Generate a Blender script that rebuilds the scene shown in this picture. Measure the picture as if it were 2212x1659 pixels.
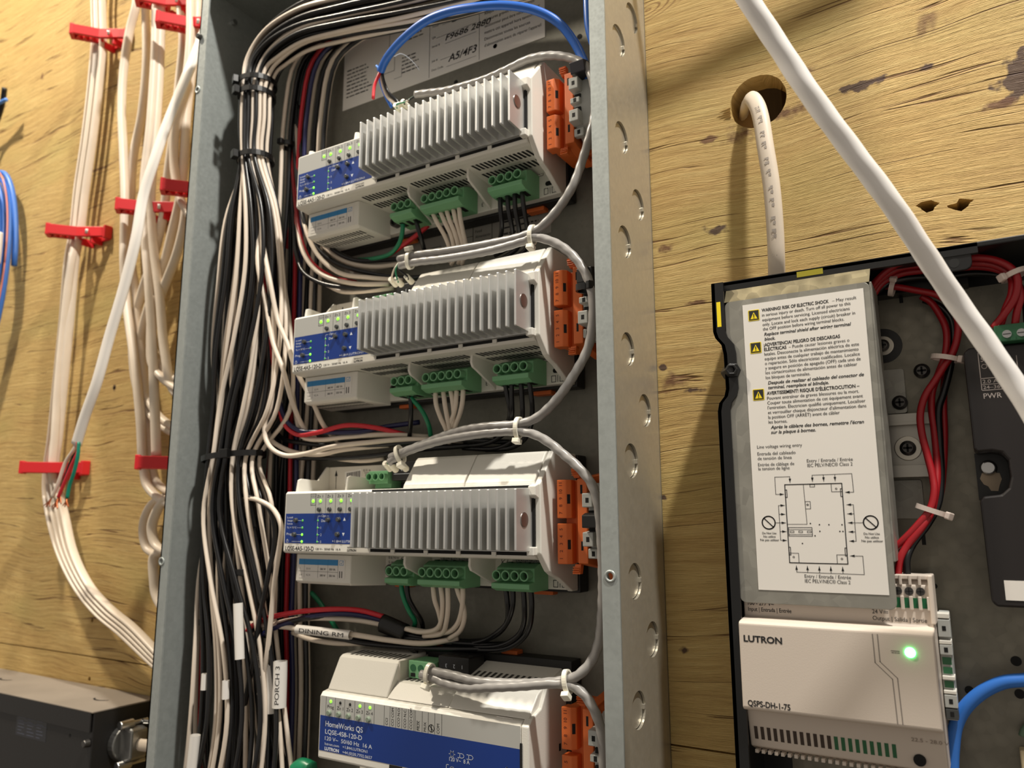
import bpy, bmesh, math, random
from mathutils import Vector, Matrix
random.seed(7)
for o in list(bpy.data.objects): bpy.data.objects.remove(o)
C = bpy.context.scene.collection
Z0 = 1500.0            # camera height above the floor in mm; all builders work in mm: (x, e, z), e = distance out from the wall

# ---------------------------------------------------------------- camera
F_PX, YAW, PITCH, ROLL, DIST = 1662.98, math.radians(31.13539), math.radians(10.00761), math.radians(-0.18098), 460.0
_f = Vector((-math.sin(YAW)*math.cos(PITCH), math.cos(YAW)*math.cos(PITCH), math.sin(PITCH)))
_r = Vector((math.cos(YAW), math.sin(YAW), 0.0)); _u = _r.cross(_f)
_r, _u = _r*math.cos(ROLL)+_u*math.sin(ROLL), _u*math.cos(ROLL)-_r*math.sin(ROLL)
cd = bpy.data.cameras.new('camera'); cam = bpy.data.objects.new('camera', cd); C.objects.link(cam)
cd.sensor_width = 36.0; cd.lens = F_PX/2212*36.0; cd.clip_start = 0.01; cd.clip_end = 50
cd.dof.use_dof = True; cd.dof.focus_distance = 0.43; cd.dof.aperture_fstop = 11.0
m = Matrix.Identity(4)
for i in range(3): m[i][0], m[i][1], m[i][2] = _r[i], _u[i], -_f[i]
m[0][3], m[1][3], m[2][3] = 0.0, -DIST*.001, Z0*.001
cam.matrix_world = m
bpy.context.scene.camera = cam

# ---------------------------------------------------------------- world, lamps, exposure
wd = bpy.data.worlds.new('world'); bpy.context.scene.world = wd; wd.use_nodes = True
wd.node_tree.nodes['Background'].inputs[0].default_value = (1.0, 0.90, 0.78, 1)
wd.node_tree.nodes['Background'].inputs[1].default_value = 0.27
def lamp(name, x, y, z, power, size, col, tx, tz):
    l = bpy.data.lights.new(name, 'AREA'); l.shape = 'DISK'; l.size = size; l.energy = power; l.color = col
    o = bpy.data.objects.new(name, l); C.objects.link(o); o.location = (x, y, z)
    d = Vector((tx, 0.0, tz)) - Vector((x, y, z)); o.rotation_euler = d.to_track_quat('-Z', 'Y').to_euler()
    return o
lamp('ceiling_lamp_light', 0.36, -0.38, 2.85, 21.0, 0.07, (1.0, 0.955, 0.87), -0.3, 1.5)
lamp('ceiling_lamp_light', -1.02, -0.50, 2.80, 16.5, 0.07, (1.0, 0.89, 0.72), -0.6, 1.6)
vs = bpy.context.scene.view_settings
vs.view_transform = 'Standard'; vs.look = 'None'; vs.exposure = 0.42; vs.gamma = 1.0; vs.use_curve_mapping = False

# ---------------------------------------------------------------- helpers
def W(px, py, e):
    """point where the photograph's pixel meets the plane e mm out from the plywood -> (x, e, z) in mm"""
    d = _r*((px-1106)/F_PX) - _u*((py-829.5)/F_PX) + _f
    t = (DIST-e)/d.y
    return (d.x*t, e, d.z*t)
def WX(px, py, X):
    """point where the pixel meets the plane x = X -> (x, e, z)"""
    d = _r*((px-1106)/F_PX) - _u*((py-829.5)/F_PX) + _f
    t = X/d.x
    return (X, DIST-d.y*t, d.z*t)
def lin(c): return tuple(((v/255/12.92) if v/255 <= .04045 else ((v/255+.055)/1.055)**2.4) for v in c)
MATS = {}
def mat(name, rgb, rough=.5, metal=0.0, var=0.0, vscale=60, bump=0.0, bscale=300, emit=None, estr=0.0, coat=0.0, trans=0.0, spec=None):
    if name in MATS: return MATS[name]
    ma = bpy.data.materials.new(name); ma.use_nodes = True; nt = ma.node_tree; b = nt.nodes['Principled BSDF']
    c = lin(rgb); b.inputs['Base Color'].default_value = (*c, 1); b.inputs['Roughness'].default_value = rough; b.inputs['Metallic'].default_value = metal
    if coat: b.inputs['Coat Weight'].default_value = coat
    if trans: b.inputs['Transmission Weight'].default_value = trans
    if spec is not None: b.inputs['Specular IOR Level'].default_value = spec
    if emit: b.inputs['Emission Color'].default_value = (*lin(emit), 1); b.inputs['Emission Strength'].default_value = estr
    tc = nt.nodes.new('ShaderNodeTexCoord')
    if var:
        n = nt.nodes.new('ShaderNodeTexNoise'); n.inputs['Scale'].default_value = vscale; n.inputs['Detail'].default_value = 4
        r = nt.nodes.new('ShaderNodeValToRGB'); r.color_ramp.elements[0].position = .3; r.color_ramp.elements[1].position = .7
        r.color_ramp.elements[0].color = (*[v*(1-var) for v in c], 1); r.color_ramp.elements[1].color = (*[min(1, v*(1+var)) for v in c], 1)
        nt.links.new(tc.outputs['Object'], n.inputs['Vector']); nt.links.new(n.outputs['Fac'], r.inputs[0]); nt.links.new(r.outputs[0], b.inputs['Base Color'])
    if bump:
        n = nt.nodes.new('ShaderNodeTexNoise'); n.inputs['Scale'].default_value = bscale; n.inputs['Detail'].default_value = 2
        bp = nt.nodes.new('ShaderNodeBump'); bp.inputs['Strength'].default_value = bump; bp.inputs['Distance'].default_value = .0005
        nt.links.new(tc.outputs['Object'], n.inputs['Vector']); nt.links.new(n.outputs['Fac'], bp.inputs['Height']); nt.links.new(bp.outputs[0], b.inputs['Normal'])
    MATS[name] = ma
    return ma

class MB:
    """mesh builder in mm (x, e, z)"""
    def __init__(s): s.v = []; s.f = []
    def add(s, vs, fs):
        n = len(s.v); s.v += [tuple(p) for p in vs]; s.f += [tuple(i+n for i in f) for f in fs]; return s
    def box(s, x0, x1, e0, e1, z0, z1):
        return s.add([(x, e, z) for x in (x0, x1) for e in (e0, e1) for z in (z0, z1)],
                     [(0,1,3,2),(4,6,7,5),(0,4,5,1),(2,3,7,6),(0,2,6,4),(1,5,7,3)])
    def prism(s, poly, x0, x1):          # poly in (e, z), swept along x
        n = len(poly)
        s.add([(x0, e, z) for e, z in poly]+[(x1, e, z) for e, z in poly],
              [tuple(range(n)), tuple(range(2*n-1, n-1, -1))]+[(i, (i+1) % n, n+(i+1) % n, n+i) for i in range(n)]); return s
    def plate(s, poly, e0, e1):          # poly in (x, z), thickness e0..e1
        n = len(poly)
        s.add([(x, e0, z) for x, z in poly]+[(x, e1, z) for x, z in poly],
              [tuple(range(n)), tuple(range(2*n-1, n-1, -1))]+[(i, (i+1) % n, n+(i+1) % n, n+i) for i in range(n)]); return s
    def plan(s, poly, z0, z1):           # poly in (x, e), swept along z
        n = len(poly)
        s.add([(x, e, z0) for x, e in poly]+[(x, e, z1) for x, e in poly],
              [tuple(range(n)), tuple(range(2*n-1, n-1, -1))]+[(i, (i+1) % n, n+(i+1) % n, n+i) for i in range(n)]); return s
    def hull(s, pts):
        bm = bmesh.new()
        for p in pts: bm.verts.new(p)
        r = bmesh.ops.convex_hull(bm, input=bm.verts)
        bm.verts.index_update(); bm.verts.ensure_lookup_table()
        s.add([v.co[:] for v in bm.verts], [[v.index for v in f.verts] for f in bm.faces]); bm.free(); return s
    def cyl(s, p0, p1, r0, r1=None, n=16, cap=True):
        r1 = r0 if r1 is None else r1
        a = Vector(p0); b = Vector(p1); d = (b-a).normalized(); q = Vector((0,0,1)) if abs(d.z) < .9 else Vector((1,0,0))
        u = d.cross(q).normalized(); w = d.cross(u)
        vs = []
        for c, r in ((a, r0), (b, r1)):
            vs += [c+(u*math.cos(2*math.pi*i/n)+w*math.sin(2*math.pi*i/n))*r for i in range(n)]
        fs = [(i, (i+1) % n, n+(i+1) % n, n+i) for i in range(n)]
        if cap: fs += [tuple(range(n)), tuple(range(2*n-1, n-1, -1))]
        return s.add(vs, fs)
    def ring(s, p0, p1, ro, ri, n=20):   # open tube with wall
        a = Vector(p0); b = Vector(p1); d = (b-a).normalized(); q = Vector((0,0,1)) if abs(d.z) < .9 else Vector((1,0,0))
        u = d.cross(q).normalized(); w = d.cross(u); vs = []
        for c, r in ((a, ro), (b, ro), (b, ri), (a, ri)):
            vs += [c+(u*math.cos(2*math.pi*i/n)+w*math.sin(2*math.pi*i/n))*r for i in range(n)]
        fs = [(k*n+i, k*n+(i+1) % n, ((k+1) % 4)*n+(i+1) % n, ((k+1) % 4)*n+i) for k in range(4) for i in range(n)]
        return s.add(vs, fs)
    def sphere(s, c, r, sq=(1,1,1), n=10):
        vs = []; fs = []
        for j in range(n+1):
            t = math.pi*j/n
            for i in range(2*n):
                a = math.pi*i/n; vs.append((c[0]+r*sq[0]*math.sin(t)*math.cos(a), c[1]+r*sq[1]*math.sin(t)*math.sin(a), c[2]+r*sq[2]*math.cos(t)))
        for j in range(n):
            for i in range(2*n): fs.append((j*2*n+i, j*2*n+(i+1) % (2*n), (j+1)*2*n+(i+1) % (2*n), (j+1)*2*n+i))
        return s.add(vs, fs)
    def tube(s, pts, r, n=8, ry=None, step=6, flat=None, twist=None, taper=False):
        """smooth tube through pts; ry/flat: elliptic section whose long axis is square to the tangent and to flat"""
        P = catmull(pts, step); m_ = len(P); vs = []; nrm = None; L = 0
        for k in range(m_):
            t = (P[min(k+1, m_-1)]-P[max(k-1, 0)])
            t = t.normalized() if t.length > 1e-9 else Vector((0,0,1))
            if k: L += (P[k]-P[k-1]).length
            if flat is not None:
                w = Vector(flat); w = (w - t*w.dot(t)).normalized(); u = t.cross(w)
            else:
                if nrm is None:
                    q = Vector((0,1,0)) if abs(t.y) < .9 else Vector((1,0,0)); nrm = t.cross(q).normalized()
                else:
                    nrm = (nrm - t*nrm.dot(t)).normalized()
                u = nrm; w = t.cross(u)
            for i in range(n):
                a = 2*math.pi*i/n; rr = r; r2 = ry or r
                if twist:
                    mlt = 1+twist[0]*math.cos(2*(a-2*math.pi*L/twist[1])); rr *= mlt; r2 *= mlt
                vs.append(P[k]+u*math.cos(a)*rr+w*math.sin(a)*r2)
        fs = [(k*n+i, k*n+(i+1) % n, (k+1)*n+(i+1) % n, (k+1)*n+i) for k in range(m_-1) for i in range(n)]
        fs += [tuple(range(n)), tuple(range(m_*n-1, (m_-1)*n-1, -1))]
        return s.add(vs, fs)
    def text(s, body, x, z, e, size=3.0, w=None, align='LEFT', xs=1.0, bold=0.0, shear=0.0, rot=0.0, plane='front', lh=None):
        """lettering; size = cap height in mm; w = wanted width; x,z = left end of the baseline"""
        key = (body, bold, shear)
        if key not in TXT:
            cu = bpy.data.curves.new('t', 'FONT'); cu.body = body; cu.size = 1.0; cu.resolution_u = 3; cu.offset = bold; cu.shear = shear; cu.fill_mode = 'FRONT'
            ob = bpy.data.objects.new('t', cu); me = bpy.data.meshes.new_from_object(ob)
            TXT[key] = ([v.co[:2] for v in me.vertices], [tuple(p.vertices) for p in me.polygons])
            bpy.data.objects.remove(ob); bpy.data.curves.remove(cu); bpy.data.meshes.remove(me)
        vs, fs = TXT[key]
        if not vs: return s
        k = size/0.72
        xmin = min(v[0] for v in vs); xmax = max(v[0] for v in vs)
        kx = (w/(xmax-xmin)) if w else k*xs
        off = {'LEFT': xmin, 'CENTER': (xmin+xmax)/2, 'RIGHT': xmax}[align]
        ca, sa = math.cos(math.radians(rot)), math.sin(math.radians(rot)); out = []
        for a, b in vs:
            a = (a-off)*kx; b = b*k; a, b = a*ca-b*sa, a*sa+b*ca
            out.append((x+a, e, z+b) if plane == 'front' else plane(a, b))
        return s.add(out, fs)
    def line(s, pts, e, w=.3):           # flat drawn line on a front-facing plane, pts (x,z)
        for (x0, z0), (x1, z1) in zip(pts, pts[1:]):
            d = Vector((x1-x0, z1-z0)); l = d.length
            if l < 1e-6: continue
            d /= l; nx, nz = -d.y*w/2, d.x*w/2; x0e, z0e, x1e, z1e = x0-d.x*w/2, z0-d.y*w/2, x1+d.x*w/2, z1+d.y*w/2
            s.add([(x0e+nx, e, z0e+nz), (x0e-nx, e, z0e-nz), (x1e-nx, e, z1e-nz), (x1e+nx, e, z1e+nz)], [(0,1,2,3)])
        return s
    def rect(s, x0, x1, z0, z1, e): return s.add([(x0,e,z0),(x1,e,z0),(x1,e,z1),(x0,e,z1)], [(0,1,2,3)])
    def frame(s, x0, x1, z0, z1, e, w=.3): return s.line([(x0,z0),(x1,z0),(x1,z1),(x0,z1),(x0,z0)], e, w)
    def disc(s, x, z, e, r, n=16, r2=None):
        return s.add([(x+r*math.cos(2*math.pi*i/n), e, z+(r2 or r)*math.sin(2*math.pi*i/n)) for i in range(n)], [tuple(range(n))])
    def circ(s, x, z, e, r, w=.3, n=20): return s.line([(x+r*math.cos(2*math.pi*i/n), z+r*math.sin(2*math.pi*i/n)) for i in range(n+1)], e, w)
    def holed(s, outer, holes, e0, e1):  # plate in (x,z) with holes
        cu = bpy.data.curves.new('h', 'CURVE'); cu.dimensions = '2D'; cu.fill_mode = 'BOTH'; cu.extrude = abs(e1-e0)/2
        for lp in [outer]+holes:
            sp = cu.splines.new('POLY'); sp.points.add(len(lp)-1); sp.use_cyclic_u = True
            for p, q in zip(sp.points, lp): p.co = (q[0], q[1], 0, 1)
        ob = bpy.data.objects.new('h', cu); me = bpy.data.meshes.new_from_object(ob); mid = (e0+e1)/2
        s.add([(v.co.x, mid+v.co.z, v.co.y) for v in me.vertices], [tuple(p.vertices) for p in me.polygons])
        bpy.data.objects.remove(ob); bpy.data.curves.remove(cu); bpy.data.meshes.remove(me); return s
    def move(s, dx=0, de=0, dz=0): s.v = [(a+dx, b+de, c+dz) for a, b, c in s.v]; return s
    def build(s, name, material, parent=None, loc=None, bevel=0, seg=2, smooth=False, weld=False):
        """loc = origin in mm; default: the parent's origin, or the centre of the base"""
        if loc is None:
            if parent is not None: loc = ORG[parent.name]
            else:
                xs = [v[0] for v in s.v]; es = [v[1] for v in s.v]; zs = [v[2] for v in s.v]
                loc = ((min(xs)+max(xs))/2, min(es), min(zs))
        me = bpy.data.meshes.new(name)
        me.from_pydata([((a-loc[0])*.001, -(b-loc[1])*.001, (c-loc[2])*.001) for a, b, c in s.v], [], s.f)
        bm = bmesh.new(); bm.from_mesh(me)
        if weld: bmesh.ops.remove_doubles(bm, verts=bm.verts, dist=1e-6)
        bmesh.ops.recalc_face_normals(bm, faces=bm.faces); bm.to_mesh(me); bm.free()
        if smooth: me.polygons.foreach_set('use_smooth', [True]*len(me.polygons))
        me.materials.append(material)
        o = bpy.data.objects.new(name, me); C.objects.link(o); ORG[o.name] = loc
        if parent is not None: o.parent = parent
        else: o.location = (loc[0]*.001, -loc[1]*.001, (loc[2]+Z0)*.001)
        if bevel:
            md = o.modifiers.new('bevel', 'BEVEL'); md.width = bevel*.001; md.segments = seg; md.limit_method = 'ANGLE'; md.angle_limit = .6
        return o
TXT = {}; ORG = {}
def catmull(pts, step=6):
    P = [Vector(p) for p in pts]
    if len(P) < 3: return [P[0].lerp(P[-1], i/4) for i in range(5)]
    Q = [P[0]*2-P[1]]+P+[P[-1]*2-P[-2]]; out = []
    for i in range(1, len(Q)-2):
        p0, p1, p2, p3 = Q[i-1:i+3]
        # centripetal
        t0 = 0; t1 = max((p1-p0).length, 1e-4)**.5; t2 = t1+max((p2-p1).length, 1e-4)**.5; t3 = t2+max((p3-p2).length, 1e-4)**.5
        for k in range(step):
            t = t1+(t2-t1)*k/step
            a1 = p0*((t1-t)/(t1-t0))+p1*((t-t0)/(t1-t0)); a2 = p1*((t2-t)/(t2-t1))+p2*((t-t1)/(t2-t1)); a3 = p2*((t3-t)/(t3-t2))+p3*((t-t2)/(t3-t2))
            b1 = a1*((t2-t)/(t2-t0))+a2*((t-t0)/(t2-t0)); b2 = a2*((t3-t)/(t3-t1))+a3*((t-t1)/(t3-t1))
            out.append(b1*((t2-t)/(t2-t1))+b2*((t-t1)/(t2-t1)))
    out.append(P[-1]); return out
def tag(o, label=None, cat=None, group=None, kind=None):
    if label: o['label'] = label
    if cat: o['category'] = cat
    if group: o['group'] = group
    if kind: o['kind'] = kind
    return o
def thing(name, loc, label, cat, group=None):
    o = bpy.data.objects.new(name, None); C.objects.link(o); o.empty_display_size = .01
    o.location = (loc[0]*.001, -loc[1]*.001, (loc[2]+Z0)*.001); ORG[o.name] = loc
    return tag(o, label, cat, group)
def copy_tree(o, loc=None, label=None, parent=None):
    c = o.copy(); C.objects.link(c); c.parent = parent
    if loc is not None: c.location = (loc[0]*.001, -loc[1]*.001, (loc[2]+Z0)*.001); ORG[c.name] = loc
    if label: c['label'] = label
    for ch in [q for q in bpy.data.objects if q.parent == o]: copy_tree(ch, parent=c)
    return c
def rrect(x0, x1, z0, z1, r, n=4):
    out = []
    for cx, cz, a in ((x1-r, z1-r, 0), (x0+r, z1-r, 90), (x0+r, z0+r, 180), (x1-r, z0+r, 270)):
        out += [(cx+r*math.cos(math.radians(a+90*i/n)), cz+r*math.sin(math.radians(a+90*i/n))) for i in range(n+1)]
    return out
def circle(x, z, r, n=32): return [(x+r*math.cos(2*math.pi*i/n), z+r*math.sin(2*math.pi*i/n)) for i in range(n)]

# ---------------------------------------------------------------- materials
m_white = mat('white_plastic', (226, 223, 214), .42, var=.02, vscale=30, bump=.12, bscale=1500)
m_cream = mat('cream_plastic', (214, 208, 196), .45, bump=.12, bscale=1500)
m_silver = mat('silver_print', (176, 176, 172), .4)
m_blue = mat('blue_print', (8, 50, 128), .38)
m_alu = mat('aluminium', (212, 212, 210), .4, .7, var=.05, vscale=90)
m_black = mat('black_plastic', (22, 21, 21), .45)
m_dark = mat('dark_slot', (8, 8, 8), .8)
m_btn = mat('grey_button', (66, 68, 68), .3)
m_green = mat('green_plastic', (116, 172, 126), .42)
m_greend = mat('dark_green_plastic', (44, 100, 66), .42)
m_orange = mat('orange_plastic', (216, 106, 44), .5)
m_oranged = mat('orange_print', (120, 48, 14), .6)
m_grey = mat('grey_plastic', (176, 178, 174), .45)
m_led = mat('led_green', (120, 255, 60), .4, emit=(110, 255, 40), estr=2.2)
m_leddim = mat('led_green_dim', (90, 150, 80), .3, emit=(90, 200, 60), estr=.35)
m_ledbright = mat('led_white_green', (60, 255, 120), .4, emit=(70, 255, 120), estr=16)
m_ink = mat('black_ink', (26, 26, 28), .6)
m_winkl = mat('white_ink', (214, 220, 230), .6)
m_paper = mat('white_label', (228, 224, 218), .5)
m_screw = mat('steel_screw', (190, 190, 190), .25, 1.0)
m_screwd = mat('dark_screw', (84, 82, 80), .35, .8)
m_brass = mat('copper', (196, 110, 70), .35, .9)
m_wwhite = mat('white_insulation', (222, 208, 192), .35, spec=.4)
m_wblack = mat('black_insulation', (20, 20, 22), .28)
m_wred = mat('red_insulation', (206, 40, 52), .32)
m_wredd = mat('deep_red_insulation', (156, 20, 30), .38)
m_wnavy = mat('navy_insulation', (28, 30, 74), .3)
m_wgreen = mat('green_insulation', (24, 128, 88), .35)
m_wblue = mat('blue_jacket', (36, 98, 190), .38)
m_gjack = mat('grey_jacket', (150, 147, 144), .33)
m_wjack = mat('white_jacket', (246, 243, 240), .35)
m_romex = mat('romex_jacket', (220, 206, 188), .42, var=.05, vscale=40)
m_tiew = mat('natural_nylon', (236, 232, 216), .35)
m_tiec = mat('clear_nylon', (226, 210, 200), .3)
m_tieb = mat('black_nylon', (16, 16, 16), .35)
m_redcl = mat('red_clip_plastic', (206, 32, 38), .45)
m_yellow = mat('yellow_print', (240, 214, 20), .5)
m_bluel = mat('light_blue_print', (40, 130, 190), .5)
m_lblue = mat('pale_blue_jacket', (86, 140, 220), .4)
m_boxblk = mat('black_powder_coat', (22, 20, 19), .5, bump=.3, bscale=900)

def galv(name, rgb, scale, var, rough, metal=.75, amp=.08):
    ma = bpy.data.materials.new(name); ma.use_nodes = True; nt = ma.node_tree; b = nt.nodes['Principled BSDF']; N = nt.nodes.new; Lk = nt.links.new
    tc = N('ShaderNodeTexCoord'); vo = N('ShaderNodeTexVoronoi'); vo.inputs['Scale'].default_value = scale
    no = N('ShaderNodeTexNoise'); no.inputs['Scale'].default_value = scale*.4; no.inputs['Detail'].default_value = 5
    mx = N('ShaderNodeMix'); mx.data_type = 'RGBA'; mx.inputs[0].default_value = .3
    rp = N('ShaderNodeValToRGB'); c = lin(rgb)
    rp.color_ramp.elements[0].position = .25; rp.color_ramp.elements[0].color = (*[v*(1-var) for v in c], 1)
    rp.color_ramp.elements[1].position = .75; rp.color_ramp.elements[1].color = (*[min(1, v*(1+var)) for v in c], 1)
    Lk(tc.outputs['Object'], vo.inputs['Vector']); Lk(tc.outputs['Object'], no.inputs['Vector'])
    Lk(no.outputs['Fac'], mx.inputs[6]); Lk(vo.outputs['Color'], mx.inputs[7]); Lk(mx.outputs[2], rp.inputs[0]); Lk(rp.outputs[0], b.inputs['Base Color'])
    mr = N('ShaderNodeMapRange'); mr.inputs[3].default_value = rough-amp; mr.inputs[4].default_value = rough+amp
    Lk(vo.outputs['Distance'], mr.inputs[0]); Lk(mr.outputs[0], b.inputs['Roughness']); b.inputs['Metallic'].default_value = metal
    return ma
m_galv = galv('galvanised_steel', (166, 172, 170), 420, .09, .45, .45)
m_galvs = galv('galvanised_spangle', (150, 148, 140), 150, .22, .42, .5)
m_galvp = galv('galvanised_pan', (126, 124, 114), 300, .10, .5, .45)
m_galvd = galv('galvanised_dark', (124, 120, 108), 200, .16, .45, .5)
m_zinc = mat('zinc_plate', (172, 168, 160), .35, .9)
# ---------------------------------------------------------------- plywood
def plywood_material():
    ma = bpy.data.materials.new('plywood'); ma.use_nodes = True; nt = ma.node_tree; b = nt.nodes['Principled BSDF']; N = nt.nodes.new; Lk = nt.links.new
    tc = N('ShaderNodeTexCoord')
    def mapping(sx, sz, loc=(0,0,0), rot=0):
        mp = N('ShaderNodeMapping'); mp.inputs['Scale'].default_value = (sx, 1, sz); mp.inputs['Location'].default_value = loc; mp.inputs['Rotation'].default_value = (0, rot, 0)
        return mp
    # slow wave so the grain lines are not ruler straight
    wv = N('ShaderNodeTexNoise'); wv.inputs['Scale'].default_value = 5; wv.inputs['Detail'].default_value = 2; Lk(tc.outputs['Object'], wv.inputs['Vector'])
    ad = N('ShaderNodeVectorMath'); ad.operation = 'MULTIPLY_ADD'; ad.inputs[1].default_value = (0, 0, .035); Lk(wv.outputs['Color'], ad.inputs[0]); Lk(tc.outputs['Object'], ad.inputs[2])
    def noise(sx, sz, scale, detail, loc=(0,0,0), rough=.55, dist=0):
        mp = mapping(sx, sz, loc); n = N('ShaderNodeTexNoise'); n.inputs['Scale'].default_value = scale; n.inputs['Detail'].default_value = detail
        n.inputs['Roughness'].default_value = rough; n.inputs['Distortion'].default_value = dist
        Lk(ad.outputs[0], mp.inputs['Vector']); Lk(mp.outputs[0], n.inputs['Vector']); return n
    def ramp(src, stops):
        r = N('ShaderNodeValToRGB'); el = r.color_ramp.elements
        while len(el) < len(stops): el.new(.5)
        for e_, (p, c) in zip(el, stops): e_.position = p; e_.color = (*c, 1) if len(c) == 3 else c
        Lk(src, r.inputs[0]); return r
    def mixc(fac, a, bcol, mode='MIX'):
        x = N('ShaderNodeMix'); x.data_type = 'RGBA'; x.blend_type = mode
        if hasattr(fac, 'default_value') or not isinstance(fac, (int, float)): Lk(fac, x.inputs[0])
        else: x.inputs[0].default_value = fac
        for src, i in ((a, 6), (bcol, 7)):
            if isinstance(src, tuple): x.inputs[i].default_value = (*src, 1)
            else: Lk(src, x.inputs[i])
        return x.outputs[2]
    big = noise(1, 4, 3.2, 4)
    base = ramp(big.outputs['Fac'], [(.25, lin((170, 134, 78))), (.45, lin((192, 160, 98))), (.62, lin((202, 174, 112))), (.8, lin((180, 144, 84)))]).outputs[0]
    fine = noise(1.2, 26, 14, 6, (3,0,1))
    base = mixc(.55, base, ramp(fine.outputs['Fac'], [(.3, lin((172, 136, 84))), (.5, lin((206, 172, 110))), (.7, lin((224, 196, 134)))]).outputs[0])
    fib = noise(3, 120, 20, 3, (7,0,2))
    base = mixc(.5, base, ramp(fib.outputs['Fac'], [(.3, (.62,.58,.5)), (.55, (1,1,1)), (.8, (1,1,1))]).outputs[0], 'MULTIPLY')
    grn = noise(2, 6, 3, 2, (11,0,5))
    base = mixc(ramp(grn.outputs['Fac'], [(.5, (0,0,0)), (.75, (.35,.35,.35))]).outputs[0], base, lin((176, 172, 104)))
    # checks: thin dark cracks along the grain
    ck = noise(.3, 13, 9, 2.5, (1,0,9), .45)
    brk = noise(3.0, 36, 3, 3, (5,0,4))
    line = ramp(ck.outputs['Fac'], [(.486, (0,0,0)), (.497, (1,1,1)), (.503, (1,1,1)), (.514, (0,0,0))]).outputs[0]
    gate = ramp(brk.outputs['Fac'], [(.50, (0,0,0)), (.57, (1,1,1))]).outputs[0]
    crack = mixc(1.0, line, gate, 'MULTIPLY')
    base = mixc(crack, base, lin((122, 88, 50)))
    # pitch and paint stains, placed where the board has them
    sp = N('ShaderNodeTexNoise'); sp.inputs['Scale'].default_value = 120; sp.inputs['Detail'].default_value = 3; Lk(tc.outputs['Object'], sp.inputs['Vector'])
    for px, py, rx, rz, tilt, colr, soft in STAINS:
        X, _, Zv = W(px, py, 0)
        sb = N('ShaderNodeVectorMath'); sb.operation = 'SUBTRACT'; sb.inputs[1].default_value = (X*.001, 0, Zv*.001); Lk(tc.outputs['Object'], sb.inputs[0])
        mp = N('ShaderNodeMapping'); mp.vector_type = 'TEXTURE'; mp.inputs['Rotation'].default_value = (0, math.radians(tilt), 0); mp.inputs['Scale'].default_value = (rx*.00145, 1, rz*.0014); Lk(sb.outputs[0], mp.inputs['Vector'])
        ln = N('ShaderNodeVectorMath'); ln.operation = 'LENGTH'; Lk(mp.outputs[0], ln.inputs[0])
        ma_ = N('ShaderNodeMath'); ma_.operation = 'MULTIPLY_ADD'; ma_.inputs[1].default_value = 2.6; Lk(sp.outputs['Fac'], ma_.inputs[0]); Lk(ln.outputs['Value'], ma_.inputs[2])
        mr = N('ShaderNodeMapRange'); mr.inputs[1].default_value = 2.05; mr.inputs[2].default_value = 2.05-soft; mr.inputs[3].default_value = 0; mr.inputs[4].default_value = .9; Lk(ma_.outputs[0], mr.inputs[0])
        base = mixc(mr.outputs[0], base, lin(colr))
    # a knot with its rings near the panel's top corner
    X, _, Zv = W(1400, 16, 0)
    sb = N('ShaderNodeVectorMath'); sb.operation = 'SUBTRACT'; sb.inputs[1].default_value = (X*.001, 0, Zv*.001); Lk(ad.outputs[0], sb.inputs[0])
    kof = N('ShaderNodeVectorMath'); kof.operation = 'ADD'; kof.inputs[1].default_value = (0, 0, -.0175); Lk(sb.outputs[0], kof.inputs[0])
    mp = N('ShaderNodeMapping'); mp.vector_type = 'TEXTURE'; mp.inputs['Rotation'].default_value = (0, math.radians(-12), 0); mp.inputs['Scale'].default_value = (.032, 1, .011); Lk(kof.outputs[0], mp.inputs['Vector'])
    ln = N('ShaderNodeVectorMath'); ln.operation = 'LENGTH'; Lk(mp.outputs[0], ln.inputs[0])
    sn = N('ShaderNodeMath'); sn.operation = 'MULTIPLY'; sn.inputs[1].default_value = 30; Lk(ln.outputs['Value'], sn.inputs[0])
    s3 = N('ShaderNodeMath'); s3.operation = 'SINE'; Lk(sn.outputs[0], s3.inputs[0])
    kr_ = N('ShaderNodeMapRange'); kr_.inputs[1].default_value = .2; kr_.inputs[2].default_value = 1; kr_.inputs[3].default_value = 0; kr_.inputs[4].default_value = .7; Lk(s3.outputs[0], kr_.inputs[0])
    kf = N('ShaderNodeMapRange'); kf.inputs[1].default_value = 1.0; kf.inputs[2].default_value = .6; Lk(ln.outputs['Value'], kf.inputs[0])
    km = N('ShaderNodeMath'); km.operation = 'MULTIPLY'; Lk(kr_.outputs[0], km.inputs[0]); Lk(kf.outputs[0], km.inputs[1])
    base = mixc(km.outputs[0], base, lin((120, 78, 38)))
    Lk(base, b.inputs['Base Color']); b.inputs['Roughness'].default_value = .62; b.inputs['Specular IOR Level'].default_value = .3
    sm = N('ShaderNodeMath'); sm.operation = 'MULTIPLY_ADD'; sm.inputs[1].default_value = -1.5; Lk(crack, sm.inputs[0]); Lk(fib.outputs['Fac'], sm.inputs[2])
    s2 = N('ShaderNodeMath'); s2.operation = 'ADD'; Lk(sm.outputs[0], s2.inputs[0]); Lk(fine.outputs['Fac'], s2.inputs[1])
    bp = N('ShaderNodeBump'); bp.inputs['Strength'].default_value = .75; bp.inputs['Distance'].default_value = .0012; Lk(s2.outputs[0], bp.inputs['Height']); Lk(bp.outputs[0], b.inputs['Normal'])
    return ma
dk = (66, 44, 44); br = (108, 72, 48)
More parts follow.
